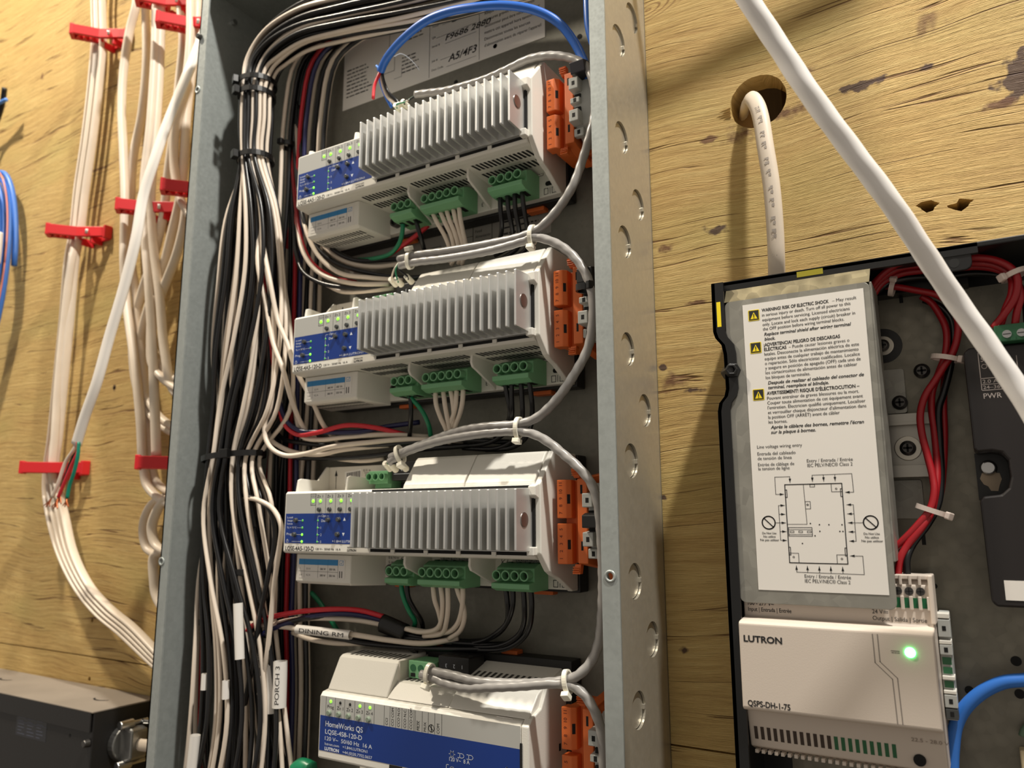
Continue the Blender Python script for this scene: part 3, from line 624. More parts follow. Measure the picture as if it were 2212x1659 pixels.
# ---------------------------------------------------------------- switching module
def switcher(x0, zc):
    t = thing('switching_module', (x0, 0, zc), 'white and blue relay switching module without fins below the dimmers', 'control module')
    ORG[t.name] = (0, 0, 0)
    MB().box(-2, 165, 3, 16, -45, 46).build('rail_base', m_black, t, bevel=.6)
    for x in (56, 112): MB().box(x, x+12, 5, 13, 45.5, 48.5).build('rail_latch', m_orange, t, bevel=.6)
    hs = MB().box(0, 160.6, 14.5, 21, -43, 20); hs.prism([(20.5, -25.5), (57, -23), (61, -22.4), (62, -21.4), (62, 16.5), (60, 19.2), (54, 20.3), (20.5, 20.6)], 0, 155.6)
    hs.build('housing', m_white, t, bevel=.6)
    MB().prism([(14.5, 41), (40, 34), (47, 24), (58, 20.5), (62, 17), (62, -21), (48, -32), (22, -43.5), (14.5, -43.5)], 155.8, 160.8).build('end_cap', m_white, t, bevel=.7)
    MB().box(155.2, 156.6, 58, 62.4, -23, 8).build('shadow_gap', m_dark, t)
    MB().prism([(16, 20), (57, 20), (46.5, 39.4), (44, 41), (16, 43)], 1.5, 53.5).build('cover', m_white, t, bevel=1.0)
    MB().prism([(16, 20), (58, 20), (47.5, 28.2), (45, 29), (16, 31)], 54, 102).build('cover', m_white, t, bevel=.7)
    MB().prism([(16, 20), (58.5, 20), (47, 31.6), (44, 33), (16, 41.5)], 102.4, 158.6).build('cover', m_white, t, bevel=.7)
    MB().box(53.4, 54.6, 16, 46, 28, 41).build('cover_wall', m_cream, t)
    sl = MB()
    for i in range(11): sl.add([(8+i*4.1, 43, 41.35), (10+i*4.1, 43, 41.35), (10.8+i*4.1, 30, 42.2), (8.8+i*4.1, 30, 42.2)], [(0,1,2,3)])
    for i in range(10): sl.add([(57+i*4.1, 44, 29.35), (59.2+i*4.1, 44, 29.35), (60.4+i*4.1, 32, 30.15), (58.2+i*4.1, 32, 30.15)], [(0,1,2,3)])
    for i in range(12): sl.add([(105+i*4.1, 42, 33.8), (107+i*4.1, 42, 33.8), (108+i*4.1, 30, 37.4), (106+i*4.1, 30, 37.4)], [(0,1,2,3)])
    sl.build('top_vents', mat('vent_shade', (70, 68, 64), .7), t)
    MB().box(1, 155.4, 61.9, 62.15, 4.8, 17).build('silver_panel', m_silver, t)
    MB().box(1, 155.4, 61.9, 62.15, -17, 4.8).build('blue_panel', m_blue, t)
    q = MB()
    for x in (5.8, 14.1, 22.4, 31.1, 39.4, 47.6, 55.9, 60.5, 65.3, 70.1, 75.2, 79.5, 80.6, 85.9, 90.5, 95.4, 100.7): q.line([(x, 5), (x, 16.8)], 62.22, .22)
    for i, s_ in enumerate(['Prog', 'Zn 1', 'Zn 2', 'Zn 3', 'Zn 4']): q.text(s_, 10+i*8.4, 9.8, 62.22, 2.1, align='CENTER', w=5.6)
    for x, s_ in ((58.9, 'CCI'), (63.6, 'CCI COM'), (68.4, 'CCO N.O.'), (73.4, 'CCO N.C.'), (78.2, 'CCO COM'), (84.0, 'MUX'), (89.0, 'MUX'), (98.9, 'COM')): q.text(s_, x, 5.6, 62.22, 2.0, rot=90, xs=.92)
    q.line([(81.9, 5.6), (81.9, 11)], 62.22, .25).circ(92.9, 8, 62.22, 2.1, .35).line([(91.6, 9.3), (94.4, 6.7)], 62.22, .5).line([(92.9, 6.4), (92.9, 9.8)], 62.22, .6)
    q.build('panel_print', m_ink, t)
    q = MB()
    q.text('HomeWorks QS', 6, -1.6, 62.22, 3.4, w=32.5, bold=.008); q.text('LQSE-4S8-120-D', 6, -6.2, 62.22, 2.9, w=32, bold=.004); q.text('120 V~  50/60 Hz  16 A', 6, -10.2, 62.22, 2.5, w=40.5)
    q.text('lutron.com', 6, -13.2, 62.22, 1.7, w=12.6); q.text('+1.844.LUTRON1', 21.8, -13.2, 62.22, 1.8, w=21); q.text('LUTRON', 6, -16.3, 62.22, 2.0, w=12.6, bold=.04); q.text('+44.(0)20.7702.0657', 21.8, -16.3, 62.22, 1.8, w=25)
    q.text('120 V~  8 A', 106.5, -8.3, 62.22, 2.3, w=14.5).circ(108.4, -4.4, 62.22, 1.3, .3)
    for i in range(6): a = i*math.pi/3; q.line([(108.4+1.6*math.cos(a), -4.4+1.6*math.sin(a)), (108.4+2.2*math.cos(a), -4.4+2.2*math.sin(a))], 62.22, .25)
    for x in (112.6, 119): q.line([(x, -3.2), (x+3.4, -3.2), (x+4.6, -4.4), (x+3.4, -5.6), (x, -5.6)], 62.22, .3).line([(x+1.4, -3.2), (x+1.4, -5.6)], 62.22, .3)
    q.line([(106, -16.6), (104.4, -16.6), (104.4, -10.6), (106, -10.6)], 62.22, .3).circ(108.6, -13.3, 62.22, 1.9, .3).text('M', 108.6, -14.2, 62.22, 1.8, align='CENTER').frame(112, 116.4, -14.4, -12.2, 62.22, .3)
    q.line([(146.5, -15.6), (146.5, -6.4)], 62.22, .8).line([(143, -10), (146.5, -6.2), (150, -10)], 62.22, .8)
    q.build('blue_panel_print', m_winkl, t)
    for i in range(5):
        MB().cyl((9.2+i*8.5, 61.5, 7.1), (9.2+i*8.5, 63.9, 7.1), 1.8, 1.6, n=14).build('button', mat('pale_button', (128, 140, 124), .35), t, bevel=.3)
        q = MB(); led(q, 10+i*8.5, 14.2, 62.15, 1.0); q.build('status_light', m_led if i in (0, 3, 4) else m_dark, t, smooth=True)
    MB().box(61, 71, 61.9, 62.4, -22, -17.2).build('window', m_black, t)
    MB().plate([(136, 18.2), (147, 18.0), (149, 19.6), (138, 19.8)], 58.6, 59.2).build('datamatrix_sticker', m_paper, t)
    gb = MB().box(57, 78, 22, 40, 30, 41).build('link_connector', m_green, t, bevel=.4)
    for x in (60.8, 67, 73): MB().cyl((x, 40, 36.6), (x, 40.3, 36.6), 2.3, n=16).build('screw_hole', m_greend, gb); MB().box(x-1.8, x+1.8, 40, 40.2, 31, 33.4).build('wire_mouth', m_dark, gb)
    kb = MB().box(79.5, 103.5, 20, 38, 31, 45.6).build('link_socket', m_black, t, bevel=.6)
    q = MB()
    for i, s_ in enumerate('321'): q.text(s_, 86+i*6.2, 41, 38.1, 2.4, rot=180, align='CENTER')
    q.build('socket_print', m_winkl, kb)
    for i in range(4): MB().cyl((83+i*5.8, 30, 45.5), (83+i*5.8, 30, 45.8), 1.9, n=12).build('screw_hole', m_dark, kb)
    MB().box(160.7, 161.1, 24, 26, -4, 0).build('side_slot', m_dark, t)
    ORG[t.name] = (x0, 0, zc)
    return t
switcher(-391, -132)

# ---------------------------------------------------------------- orange rail carriers and grey end terminals
def carrier(xo, zc, i):
    lab = ['orange terminal carrier numbered 1 to 11 beside the top dimmer', 'orange terminal carrier numbered 1 to 11 beside the middle dimmer', 'orange terminal carrier numbered 1 to 11 beside the lowest finned dimmer', 'orange terminal carrier numbered 1 to 11 beside the switching module'][i]
    t = thing('terminal_carrier', (xo, 3, zc-30), lab, 'terminal block', 'orange terminal carriers')
    def B(mb, n, m_=m_orange, p=t, bv=.5): mb.move(xo, 0, zc); return mb.build(n, m_, p, bevel=bv)
    for z0, z1, ns in ((-25, -1.6, '12345'), (1.4, 24, ['7', '8', '9', '10', '11'])):
        o = B(MB().plan([(0, 42), (8.6, 42), (8.6, 47.5), (6, 50), (0, 50)], z0, z1), 'marker_strip')
        q = MB()
        for k, s_ in enumerate(ns): q.text(s_, 3.6, z0+3.2+k*4.2, 50.06, 2.1, rot=90, align='CENTER', bold=.02)
        B(q, 'numerals', m_oranged, o, 0)
        B(MB().add([(6.6, 49.5, z0+8.5), (8, 48.2, z0+8.5), (8, 48.2, z0+14), (6.6, 49.5, z0+14)], [(0,1,2,3)]), 'slot', m_dark, o, 0)
    B(MB().box(2, 12.5, 16, 42, -24.5, 24), 'frame')
    B(MB().box(10.5, 14, 30, 40, -20, 20), 'inner_rib')
    b = B(MB().prism([(20, -29), (44, -25.5), (50, -24.4), (50, 24.2), (44, 25.4), (20, 29)], 13.5, 19.8), 'spine')
    for z in (-17, 15.5): B(MB().box(15.6, 17.0, 49.9, 50.06, z, z+5.2), 'slot', m_dark, b, 0)
    for sg in (1, -1):
        tb = MB().hull([(10, 47, sg*25), (13.8, 47, sg*25), (10, 43, sg*25), (13.8, 43, sg*25), (9.2, 49.5, sg*30.5), (14.4, 49.5, sg*30.5), (9.2, 46, sg*30.5), (14.4, 46, sg*30.5)])
        for k in range(3): tb.box(9.4, 14.0, 48.4+k*.2, 49.2+k*.35, sg*(26.6+k*1.2)-.3, sg*(26.6+k*1.2)+.3)
        B(tb, 'ribbed_tab')
        B(MB().hull([(19, 10, sg*24), (28, 10, sg*24), (19, 26, sg*26), (28, 26, sg*26), (20, 12, sg*38), (27.5, 12, sg*38), (20, 18, sg*38), (27.5, 18, sg*38)]), 'rail_foot')
    B(MB().box(14, 30, 10, 30, -25, 25), 'rear_body', m_orange)
    # grey screwless terminal to the right of the spine
    g = thing('end_terminal', (xo+20, 20, zc-22), ['light grey spring terminal next to the top orange carrier', 'light grey spring terminal next to the middle dimmer orange carrier', 'light grey spring terminal with black plug beside the orange carrier', 'light grey spring terminal beside the switching module orange carrier'][i], 'terminal block', 'grey spring terminals')
    B(MB().prism([(12, -22), (40, -22), (50, -14), (52, 0), (50, 16), (40, 22), (12, 22)], 21.2, 33.0), 'body', m_grey, g)
    for z0, z1, e1 in ((7.5, 15.5, 57), (-14.5, -6.5, 57), (-1.2, 2.6, 55), (-21.5, -16, 50)):
        o = B(MB().prism([(46, z0), (e1, z0), (e1, z1), (46, z1+1)], 19.9, 26.4), 'wire_entry', m_grey, g)
        B(MB().box(22.2, 24.2, e1-.1, e1+.06, (z0+z1)/2-1.4, (z0+z1)/2+1.4), 'slot', m_dark, o, 0)
    for z in (4.4, -4.6): B(MB().box(22, 26, 50, 52.6, z-1.4, z+1.4), 'slot', m_dark, g, 0)
    if i == 2: B(MB().prism([(50, -4.5), (60, -4), (60, 3), (56, 4.4), (50, 4.4)], 21, 31), 'black_plug', m_black, g)
    if i == 1: B(MB().prism([(48, 10), (60, 10), (60, 19), (52, 21), (48, 20)], 21, 31), 'black_plug', m_black, g)
    if i == 0: B(MB().prism([(46, 18), (58, 17), (60, 24), (52, 27), (46, 24)], 22, 32), 'black_plug', mat('plug_grey', (52, 50, 58), .3), g)
for i, (dx, zc) in enumerate(((-4, 261), (-.5, 129.5), (0, -.6), (1, -128.5))): carrier(-216.8+dx, zc, i)
# ---------------------------------------------------------------- wires inside the panel
GR = {}
def wire(pts, r, material, name, label, group=None, cat='wire', n=8, step=6, pix=True, zmax=None, **kw):
    P = [W(*p) for p in pts] if pix else pts
    if zmax: P = [(a, b, min(c_, zmax-(c_-zmax)*-.06 if c_ > zmax else c_)) for a, b, c_ in P]
    o = MB().tube(P, r, n=n, step=step, **kw).build(name, material, smooth=True, loc=P[-1])
    return tag(o, label, cat, group)
COL = {'w': (m_wwhite, 'white'), 'k': (m_wblack, 'black'), 'r': (m_wred, 'red'), 'n': (m_wnavy, 'navy'), 'g': (m_wgreen, 'green'), 'd': (m_wredd, 'dark red')}
RW = 1.85
# trunk bundle down the left side: lanes through the cable ties, arching to the upper right at the top
# stations: centre px row and column, half width as seen in px, depth half axis in mm; the section is a true ellipse in space
ARCH = [(1256,-330,34,12),(1190,-70,42,12),(1060,-40,50,12),(900,-2,52,12),(760,26,52,12.5),(660,54,50,13),(596,98,48,13),(566,145,42,13)]
ST = [(195,556,38,13),(270,552,38,12.5),(345,552,34,12.5),(470,547,62,15),(600,543,74,16),(750,541,84,16),(880,541,86,15),(986,505,60,15),(1100,514,82,16),(1250,510,88,16),(1400,508,94,16),(1550,510,104,16),(1720,516,118,16)]
secs = [(W(cx, cy, 41), hw, hd) for cx, cy, hw, hd in ARCH]+[(W(xc, y, 43), hw, hd) for y, xc, hw, hd in ST]
SEC = []
for k, (c_, hw, hd) in enumerate(secs):
    a_ = secs[max(0, k-1)][0]; b_ = secs[min(len(secs)-1, k+1)][0]
    tn = Vector((b_[0]-a_[0], 0, b_[2]-a_[2])).normalized(); ac_ = Vector((-tn.z, 0, tn.x))
    if k < len(ARCH)-1: hm = hw*.45
    else: hm = math.sqrt(max((hw*.365)**2-(.76*hd)**2, (8*.65)**2))/.65
    SEC.append((Vector(c_), ac_, max(hm, 11.5), hd))
hexp = []
for j in range(-5, 6):
    for i in range(-5, 6):
        x, y = (i+.5*(j % 2))*.26, j*.226
        if x*x+y*y <= .97: hexp.append((x, y))
rb = random.Random(21)
for i, (hx0, hy0) in enumerate(hexp):
    c = 'w' if (i*5+int((hy0+1)*7)) % 9 < 4 else 'k'
    if i == 17: c = 'r'
    if i == 29: c = 'n'
    ph = rb.uniform(0, 6.28); fr = rb.uniform(.5, .9); am = rb.uniform(.03, .12)
    P = []
    for j, (c_, ac_, hm, hd) in enumerate(SEC):
        tight = j in (8, 9, 10, 15)
        tw = 0 if tight or j < 8 else .5*math.sin(j*.9+.6)
        x = hx0*math.cos(tw)-hy0*math.sin(tw); d_ = hx0*math.sin(tw)+hy0*math.cos(tw); k = .25 if tight else 1
        x += am*k*math.sin(ph+fr*j); d_ += .06*k*math.cos(ph+fr*j*1.3)
        q = c_+ac_*x*hm; P.append((q.x, c_.y+d_*hd, q.z if j == 0 else min(q.z, 448+.1*q.z-44.8)))
    m_, cn = COL[c]
    wire(P, 1.7, m_, 'bundle_wire', '%s insulated wire in the tied trunk bundle along the panel side' % cn, '%s wires of the trunk bundle' % cn, step=6, pix=False)
# second file of wires behind the modules' left ends
rb = random.Random(5)
for i, (xt, xm, xb, c) in enumerate([(628,618,600,'w'),(640,626,612,'k'),(652,636,622,'r'),(664,648,634,'n'),(672,655,640,'w'),(684,662,650,'k'),(694,672,652,'w'),(704,680,664,'k'),(706,690,668,'w'),(646,640,630,'k'),(632,606,590,'k'),(615,596,585,'w'),(650,600,575,'r'),(660,630,606,'k')]):
    e0 = 10+(i % 4)*5
    pts = [(xt+190, 5+i*4, e0+4), (xt+90, 60+i*2, e0+4), (xt+24, 130, e0+2), (xt, 240, e0), (xt-10, 420, e0), (xm, 640, e0+2), (xm-6, 860, e0), (xb+rb.uniform(-6, 6), 1090, e0), (xb-4, 1330, e0+2), (xb-2, 1500, e0), (xb-10, 1720, e0)]
    m_, cn = COL[c]
    wire(pts, RW, m_, 'riser_wire', '%s insulated wire rising behind the left ends of the modules' % cn, '%s wires behind the modules' % cn, step=4)
# wires sweeping from the bundle under the modules, traced one by one: colour, radius, points
SW = [
 # between the top and the middle dimmer
 ('k', 'under the top dimmer', [(655,470,34),(672,520,34),(720,565,30),(800,590,26),(880,600,20),(980,590,14)]),
 ('w', 'under the top dimmer', [(662,500,36),(690,555,36),(735,590,34),(800,600,30),(870,606,24)]),
 ('w', 'under the top dimmer', [(655,545,34),(690,590,34),(760,612,32),(840,614,28)]),
 ('k', 'under the top dimmer', [(650,580,34),(690,610,34),(760,622,30),(840,620,24)]),
 ('w', 'under the top dimmer', [(690,525,24),(740,562,24),(800,576,20),(870,570,14)]),
 ('k', 'under the top dimmer', [(668,450,28),(700,520,28),(760,560,24),(850,560,16),(960,548,10)]),
 ('w', 'under the top dimmer', [(705,615,24),(740,630,26),(800,628,26),(850,622,24)]),
 ('d', 'under the top dimmer', [(652,520,30),(676,570,30),(720,600,22),(770,610,14)]),
 # between the middle and the lowest dimmer
 ('r', 'over the lowest dimmer', [(575,640,46),(588,760,46),(600,860,44),(614,915,42),(640,938,40),(683,935,38),(747,919,34),(805,923,28),(863,936,20),(885,942,12)]),
 ('n', 'over the lowest dimmer', [(568,620,46),(590,740,46),(604,870,44),(618,908,42),(646,930,40),(690,933,36),(776,933,30),(834,922,22),(906,912,14)]),
 ('w', 'over the lowest dimmer', [(592,800,50),(584,880,50),(572,915,50),(574,947,50),(588,970,50),(617,984,48),(660,980,46),(718,965,40),(805,955,32),(880,949,24),(1000,952,14)]),
 ('w', 'over the lowest dimmer', [(640,900,36),(652,942,36),(689,950,34),(747,944,30),(834,939,24),(930,944,14)]),
 ('w', 'over the lowest dimmer', [(585,948,40),(606,965,40),(640,978,38),(690,982,34),(740,972,30),(840,962,22)]),
 ('k', 'over the lowest dimmer', [(600,938,30),(660,958,30),(760,962,28),(860,958,24),(960,950,18),(1100,955,12)]),
 ('k', 'over the lowest dimmer', [(625,925,26),(690,945,26),(800,952,22),(900,955,18),(1010,962,12)]),
 ('k', 'over the lowest dimmer', [(610,975,30),(700,990,30),(800,985,26),(900,972,20),(1020,962,12)]),
 ('w', 'over the lowest dimmer', [(700,985,20),(740,992,22),(790,995,22),(830,990,20)]),
 ('w', 'crossing beside the middle dimmer', [(600,690,52),(620,740,52),(640,800,50),(672,860,46),(700,920,36),(735,960,22)]),
 ('w', 'crossing beside the middle dimmer', [(575,660,52),(590,740,52),(612,800,52),(632,870,46),(660,930,36),(690,952,24)]),
 # loops beside the lowest dimmer
 ('w', 'looping out of the bundle beside the lowest dimmer', [(478,1092,16),(520,1076,44),(562,1082,58),(590,1100,58),(607,1135,58),(604,1180,56),(594,1250,54),(586,1330,52),(576,1420,50),(560,1500,46)]),
 ('k', 'looping out of the bundle beside the lowest dimmer', [(476,1088,14),(516,1072,42),(556,1080,56),(584,1104,56),(594,1160,54),(580,1240,54),(562,1330,52),(548,1420,50),(528,1530,46),(515,1640,40)]),
 ('k', 'looping out of the bundle beside the lowest dimmer', [(548,1140,50),(556,1180,50),(558,1250,48),(556,1340,46),(552,1420,44)]),
 # above the switching module
 ('r', 'arching over the switching module', [(505,1405,46),(530,1366,48),(560,1342,48),(596,1331,46),(644,1322,42),(717,1316,38),(780,1319,32),(832,1333,26)]),
 ('n', 'arching over the switching module', [(520,1420,44),(546,1385,46),(584,1361,46),(620,1347,44),(669,1332,40),(741,1326,36),(790,1331,30),(834,1342,24)]),
 ('w', 'arching over the switching module', [(505,1400,40),(545,1372,42),(600,1346,42),(660,1336,38),(720,1336,34),(780,1341,30),(838,1352,24)]),
 ('k', 'arching over the switching module', [(510,1412,42),(550,1380,44),(600,1352,44),(650,1338,42),(700,1330,36)]),
 ('w', 'carrying the DINING RM sleeve', [(500,1330,44),(527,1342,46),(560,1350,46),(620,1355,44),(660,1362,44),(757,1370,38),(840,1383,32),(920,1390,26),(990,1378,20)]),
 ('w', 'under the DINING RM sleeve', [(632,1366,30),(660,1378,30),(710,1388,30),(760,1390,28),(850,1388,22),(940,1392,18)]),
 ('k', 'under the DINING RM sleeve', [(720,1376,30),(790,1390,30),(880,1398,26),(960,1402,22),(1060,1402,18)]),
 ('k', 'under the DINING RM sleeve', [(700,1372,26),(800,1380,28),(870,1378,26),(960,1388,20),(1080,1396,16)]),
 ('k', 'leaving the black tape wrap', [(840,1352,24),(880,1370,24),(960,1385,20),(1060,1392,18),(1110,1390,16)]),
]
for c, where, pts in SW:
    m_, cn = COL[c]
    x, y, e = pts[0]
    if where == 'under the top dimmer' and x < 680: pts = [(x-22, y-230, 15), (x-16, y-110, 20)]+pts
    if where.startswith('crossing'): pts = [(552, 380, 44), (560, 480, 48), (x-18, y-90, 54)]+pts
    if y == 800: pts = [(552, 400, 42), (572, 560, 46), (592, 700, 50)]+pts
    if where == 'over the lowest dimmer' and y > 880 and x < 660: pts = [(x-24, y-240, 14), (x-12, y-90, 22)]+pts
    if y in (620, 640) and x < 580: pts = [(556, 400, 40), (562, 520, 43)]+pts
    wire(pts, RW, m_, 'branch_wire', '%s insulated wire %s' % (cn, where), '%s wires %s' % (cn, where))
# fall of wires out of each module's green terminals
def falls(dev, rows):
    for c, pts in rows:
        m_, cn = COL[c]
        wire(pts, 1.7, m_, 'terminal_wire', '%s wire dropping from the green terminals of the %s' % (cn, dev), '%s terminal wires of the %s' % (cn, dev), step=5)
falls('top dimmer', [
 ('g', [(868,468,34),(870,492,34),(864,522,32),(846,546,28),(810,558,22),(762,562,16)]),
 ('k', [(896,466,34),(903,492,34),(914,530,26),(922,560,14)]),
 ('w', [(932,454,36),(944,480,36),(962,512,30),(971,540,24),(965,562,18)]), ('w', [(949,450,36),(960,478,36),(975,510,30),(980,540,24),(972,566,18)]), ('w', [(963,446,36),(970,472,36),(984,508,30),(990,540,24),(975,572,18)]),
 ('w', [(978,442,36),(983,470,36),(992,500,30),(1000,535,24),(990,570,18)]), ('w', [(991,438,36),(994,470,36),(1000,500,30),(1006,535,24),(998,572,18)]),
 ('k', [(1080,416,36),(1081,450,36),(1084,490,30),(1078,520,22),(1050,545,14)]), ('k', [(1096,412,36),(1098,450,36),(1107,500,28),(1104,528,20),(1070,552,12)]),
 ('k', [(1112,409,36),(1113,450,36),(1122,500,28),(1120,532,20),(1085,560,12)]), ('k', [(1127,406,36),(1131,445,36),(1139,495,28),(1138,535,20),(1100,566,12)])])
falls('middle dimmer', [
 ('k', [(886,846,34),(888,880,34),(887,915,28),(884,950,18)]), ('g', [(876,846,34),(890,862,34),(912,888,30),(926,918,24),(931,945,16)]),
 ('w', [(941,842,36),(942,872,36),(952,902,32),(964,930,26),(960,956,18)]), ('w', [(957,838,36),(961,872,36),(966,900,32),(972,930,26),(970,956,18)]),
 ('w', [(972,835,36),(978,868,36),(980,892,32),(976,922,26),(964,950,18)]), ('w', [(987,831,36),(985,868,36),(980,895,32),(968,925,26)]), ('w', [(1001,829,36),(999,868,36),(994,892,32),(982,924,26)]),
 ('k', [(1091,818,36),(1094,845,36),(1102,890,32),(1096,915,26),(1070,945,18)]), ('k', [(1106,816,36),(1105,850,36),(1106,895,32),(1098,925,24),(1060,955,16),(980,965,10)]),
 ('k', [(1124,812,36),(1127,850,36),(1128,905,32),(1115,945,22),(1075,968,14),(1000,968,10)]), ('k', [(1141,810,36),(1147,850,36),(1150,890,32),(1142,935,26),(1110,965,18),(1050,972,10)])])
falls('lowest finned dimmer', [
 ('g', [(866,1256,34),(870,1285,34),(884,1320,30),(896,1340,24),(893,1360,14)]), ('k', [(879,1256,34),(882,1290,34),(896,1318,30),(910,1340,24),(915,1368,14)]),
 ('w', [(935,1258,36),(939,1295,36),(948,1322,32),(953,1350,26),(950,1372,20)]), ('w', [(951,1258,36),(956,1300,36),(954,1335,32),(944,1358,28),(908,1365,26),(872,1357,28)]), ('w', [(967,1258,36),(968,1310,36),(964,1345,32),(955,1368,26),(915,1374,24)]),
 ('w', [(984,1258,36),(990,1280,36),(1001,1310,34),(1003,1335,32),(994,1362,28),(970,1380,24)]), ('w', [(999,1256,36),(1000,1290,36),(996,1325,34),(985,1352,30),(965,1366,26),(915,1364,24),(872,1356,26)]),
 ('k', [(1092,1264,36),(1096,1300,36),(1097,1335,32),(1085,1360,26),(1055,1380,20),(1010,1385,16),(940,1380,16)]), ('k', [(1108,1264,36),(1108,1305,36),(1098,1340,32),(1080,1362,28),(1040,1385,20),(960,1392,16)]),
 ('k', [(1130,1262,36),(1133,1310,36),(1132,1345,32),(1120,1372,28),(1080,1395,22),(1020,1398,18)]), ('k', [(1146,1262,36),(1149,1310,36),(1145,1350,32),(1130,1378,28),(1090,1402,22),(1010,1404,18)])])
wire([(925,487,20),(900,508,20),(868,532,18),(840,552,12)], RW, m_wred, 'wire_stub', 'cut red wire end lying behind the top dimmer terminals', None)
# green wires far back
wire([(672,1280,10),(690,1300,10),(712,1335,10),(735,1372,10)], RW, m_wgreen, 'ground_wire', 'green ground wire hanging behind the DINING RM wire', None)

# grey control cables
G = 'grey control cables looping from module to module'
def grey(pts, label): wire(pts, 2.75, m_gjack, 'control_cable', label, G, 'cable', n=14, step=10, twist=(.05, 16))
grey([(898,204,44),(930,200,44),(962,196,44),(1000,186,44),(1050,170,45),(1095,150,46),(1142,128,48),(1190,120,50),(1237,127,52),(1268,146,54),(1284,190,56),(1284,250,58),(1272,300,60),(1260,340,60),(1237,402,62),(1205,452,62),(1164,494,62),(1130,510,62),(1060,526,60),(960,543,58),(900,551,57),(862,560,56)], 'grey control cable arching over the top dimmer and down to the middle one')
grey([(864,574,57),(900,566,58),(960,559,59),(1060,541,61),(1130,521,62),(1153,513,62),(1202,526,62),(1241,556,62),(1267,595,62),(1280,642,62),(1280,700,62),(1270,752,62),(1241,808,62),(1202,863,62),(1160,902,62),(1121,916,62),(1056,921,62),(1007,928,60),(958,942,58),(905,963,56),(862,980,56),(845,988,54)], 'grey control cable looping from the middle dimmer down to the lowest one')
grey([(842,998,54),(868,981,56),(905,966,58),(958,951,60),(1056,935,62),(1121,932,62),(1153,938,62),(1186,956,62),(1218,982,62),(1251,1011,62),(1277,1044,61),(1291,1085,60),(1298,1150,58),(1302,1240,57),(1301,1310,57),(1293,1390,58),(1277,1429,60),(1251,1457,62),(1228,1468,62),(1180,1475,62),(1088,1476,62),(1023,1470,62),(974,1458,60),(926,1449,58)], 'grey control cable hanging from the lowest dimmer to the switching module')
grey([(910,1457,58),(935,1464,59),(958,1475,60),(1007,1486,62),(1056,1485,64),(1121,1482,64),(1202,1477,63),(1238,1483,62),(1264,1503,61),(1284,1535,60),(1297,1571,58),(1303,1618,57),(1304,1720,56)], 'grey control cable leaving the switching module downward behind the flange')
# their stripped ends with white ferrules
def ends(i, cx, cy, e, tips, dev):
    for k, (c, px, py) in enumerate(tips):
        t = thing('stripped_conductor', W(px, py, e-4), '%s thin conductor with white crimp end at the %s' % (COL[c][1], dev), 'wire', 'stripped control conductors')
        MB().tube([W(cx, cy, e), W((cx*2+px)/3-6, (cy*2+py)/3+4, e+3), W(px, py-5, e), W(px+2, py+2, e-2)], .65, n=6).build('conductor', COL[c][0], t, smooth=True)
        a = W(px-3, py-6, e); b = W(px+10, py+8, e-8)
        MB().cyl(a, b, 2.1, 2.3, n=12).build('ferrule', m_tiew, t, bevel=.4)
ends(0, 898, 206, 42, [('g', 856, 232), ('w', 862, 230), ('k', 872, 224)], 'top dimmer')
ends(1, 862, 566, 54, [('w', 846, 608), ('g', 858, 608), ('k', 880, 602)], 'middle dimmer')
ends(2, 842, 992, 52, [('w', 834, 1006), ('g', 846, 1008), ('k', 868, 1006)], 'lowest dimmer')
ends(3, 912, 1452, 56, [('w', 918, 1460)], 'switching module')

# blue cable with a slit jacket
wire([(822,155,46),(829,138,48),(841,118,52),(873,82,58),(921,45,62),(968,26,63),(1031,15,63),(1095,12,60),(1158,23,55),(1205,48,50),(1237,86,46),(1259,128,44),(1270,160,46),(1282,215,48)], 3.0, m_wblue, 'blue_cable', 'blue round cable arching over the top dimmer with its end stripped', None, 'cable', n=14, step=10)
for c, pts in (('r', [(823,152,46),(817,165,47),(809,185,48),(806,213,49)]), ('k', [(825,152,45),(828,172,45),(838,198,43),(860,222,40),(868,240,36)]), ('w', [(823,153,45),(826,180,44),(836,208,42),(858,228,40)])):
    wire(pts, 1.25, COL[c][0], 'blue_cable_conductor', '%s conductor coming out of the stripped blue cable end' % COL[c][1], None)
wire([(822,154,44),(822,175,43),(832,205,41),(846,232,38)], 1.3, m_wblue, 'blue_cable_conductor', 'blue conductor coming out of the stripped blue cable end', None)
wire([(824,154,46),(818,148,47),(813,142,47)], .9, m_lblue, 'shield_tail', 'short pale shield tail at the blue cable end', None)
wire([(852,122,40),(866,116,40),(884,126,38),(900,143,36),(906,152,34)], .35, m_winkl, 'drain_wire', 'hair thin bare drain wire curling below the blue cable', None)
wire([(1268,-30,40),(1269,20,42),(1272,60,42),(1285,110,40)], 2.6, m_wblue, 'blue_cable', 'short length of blue cable dropping behind the right flange', None, 'cable', n=12)

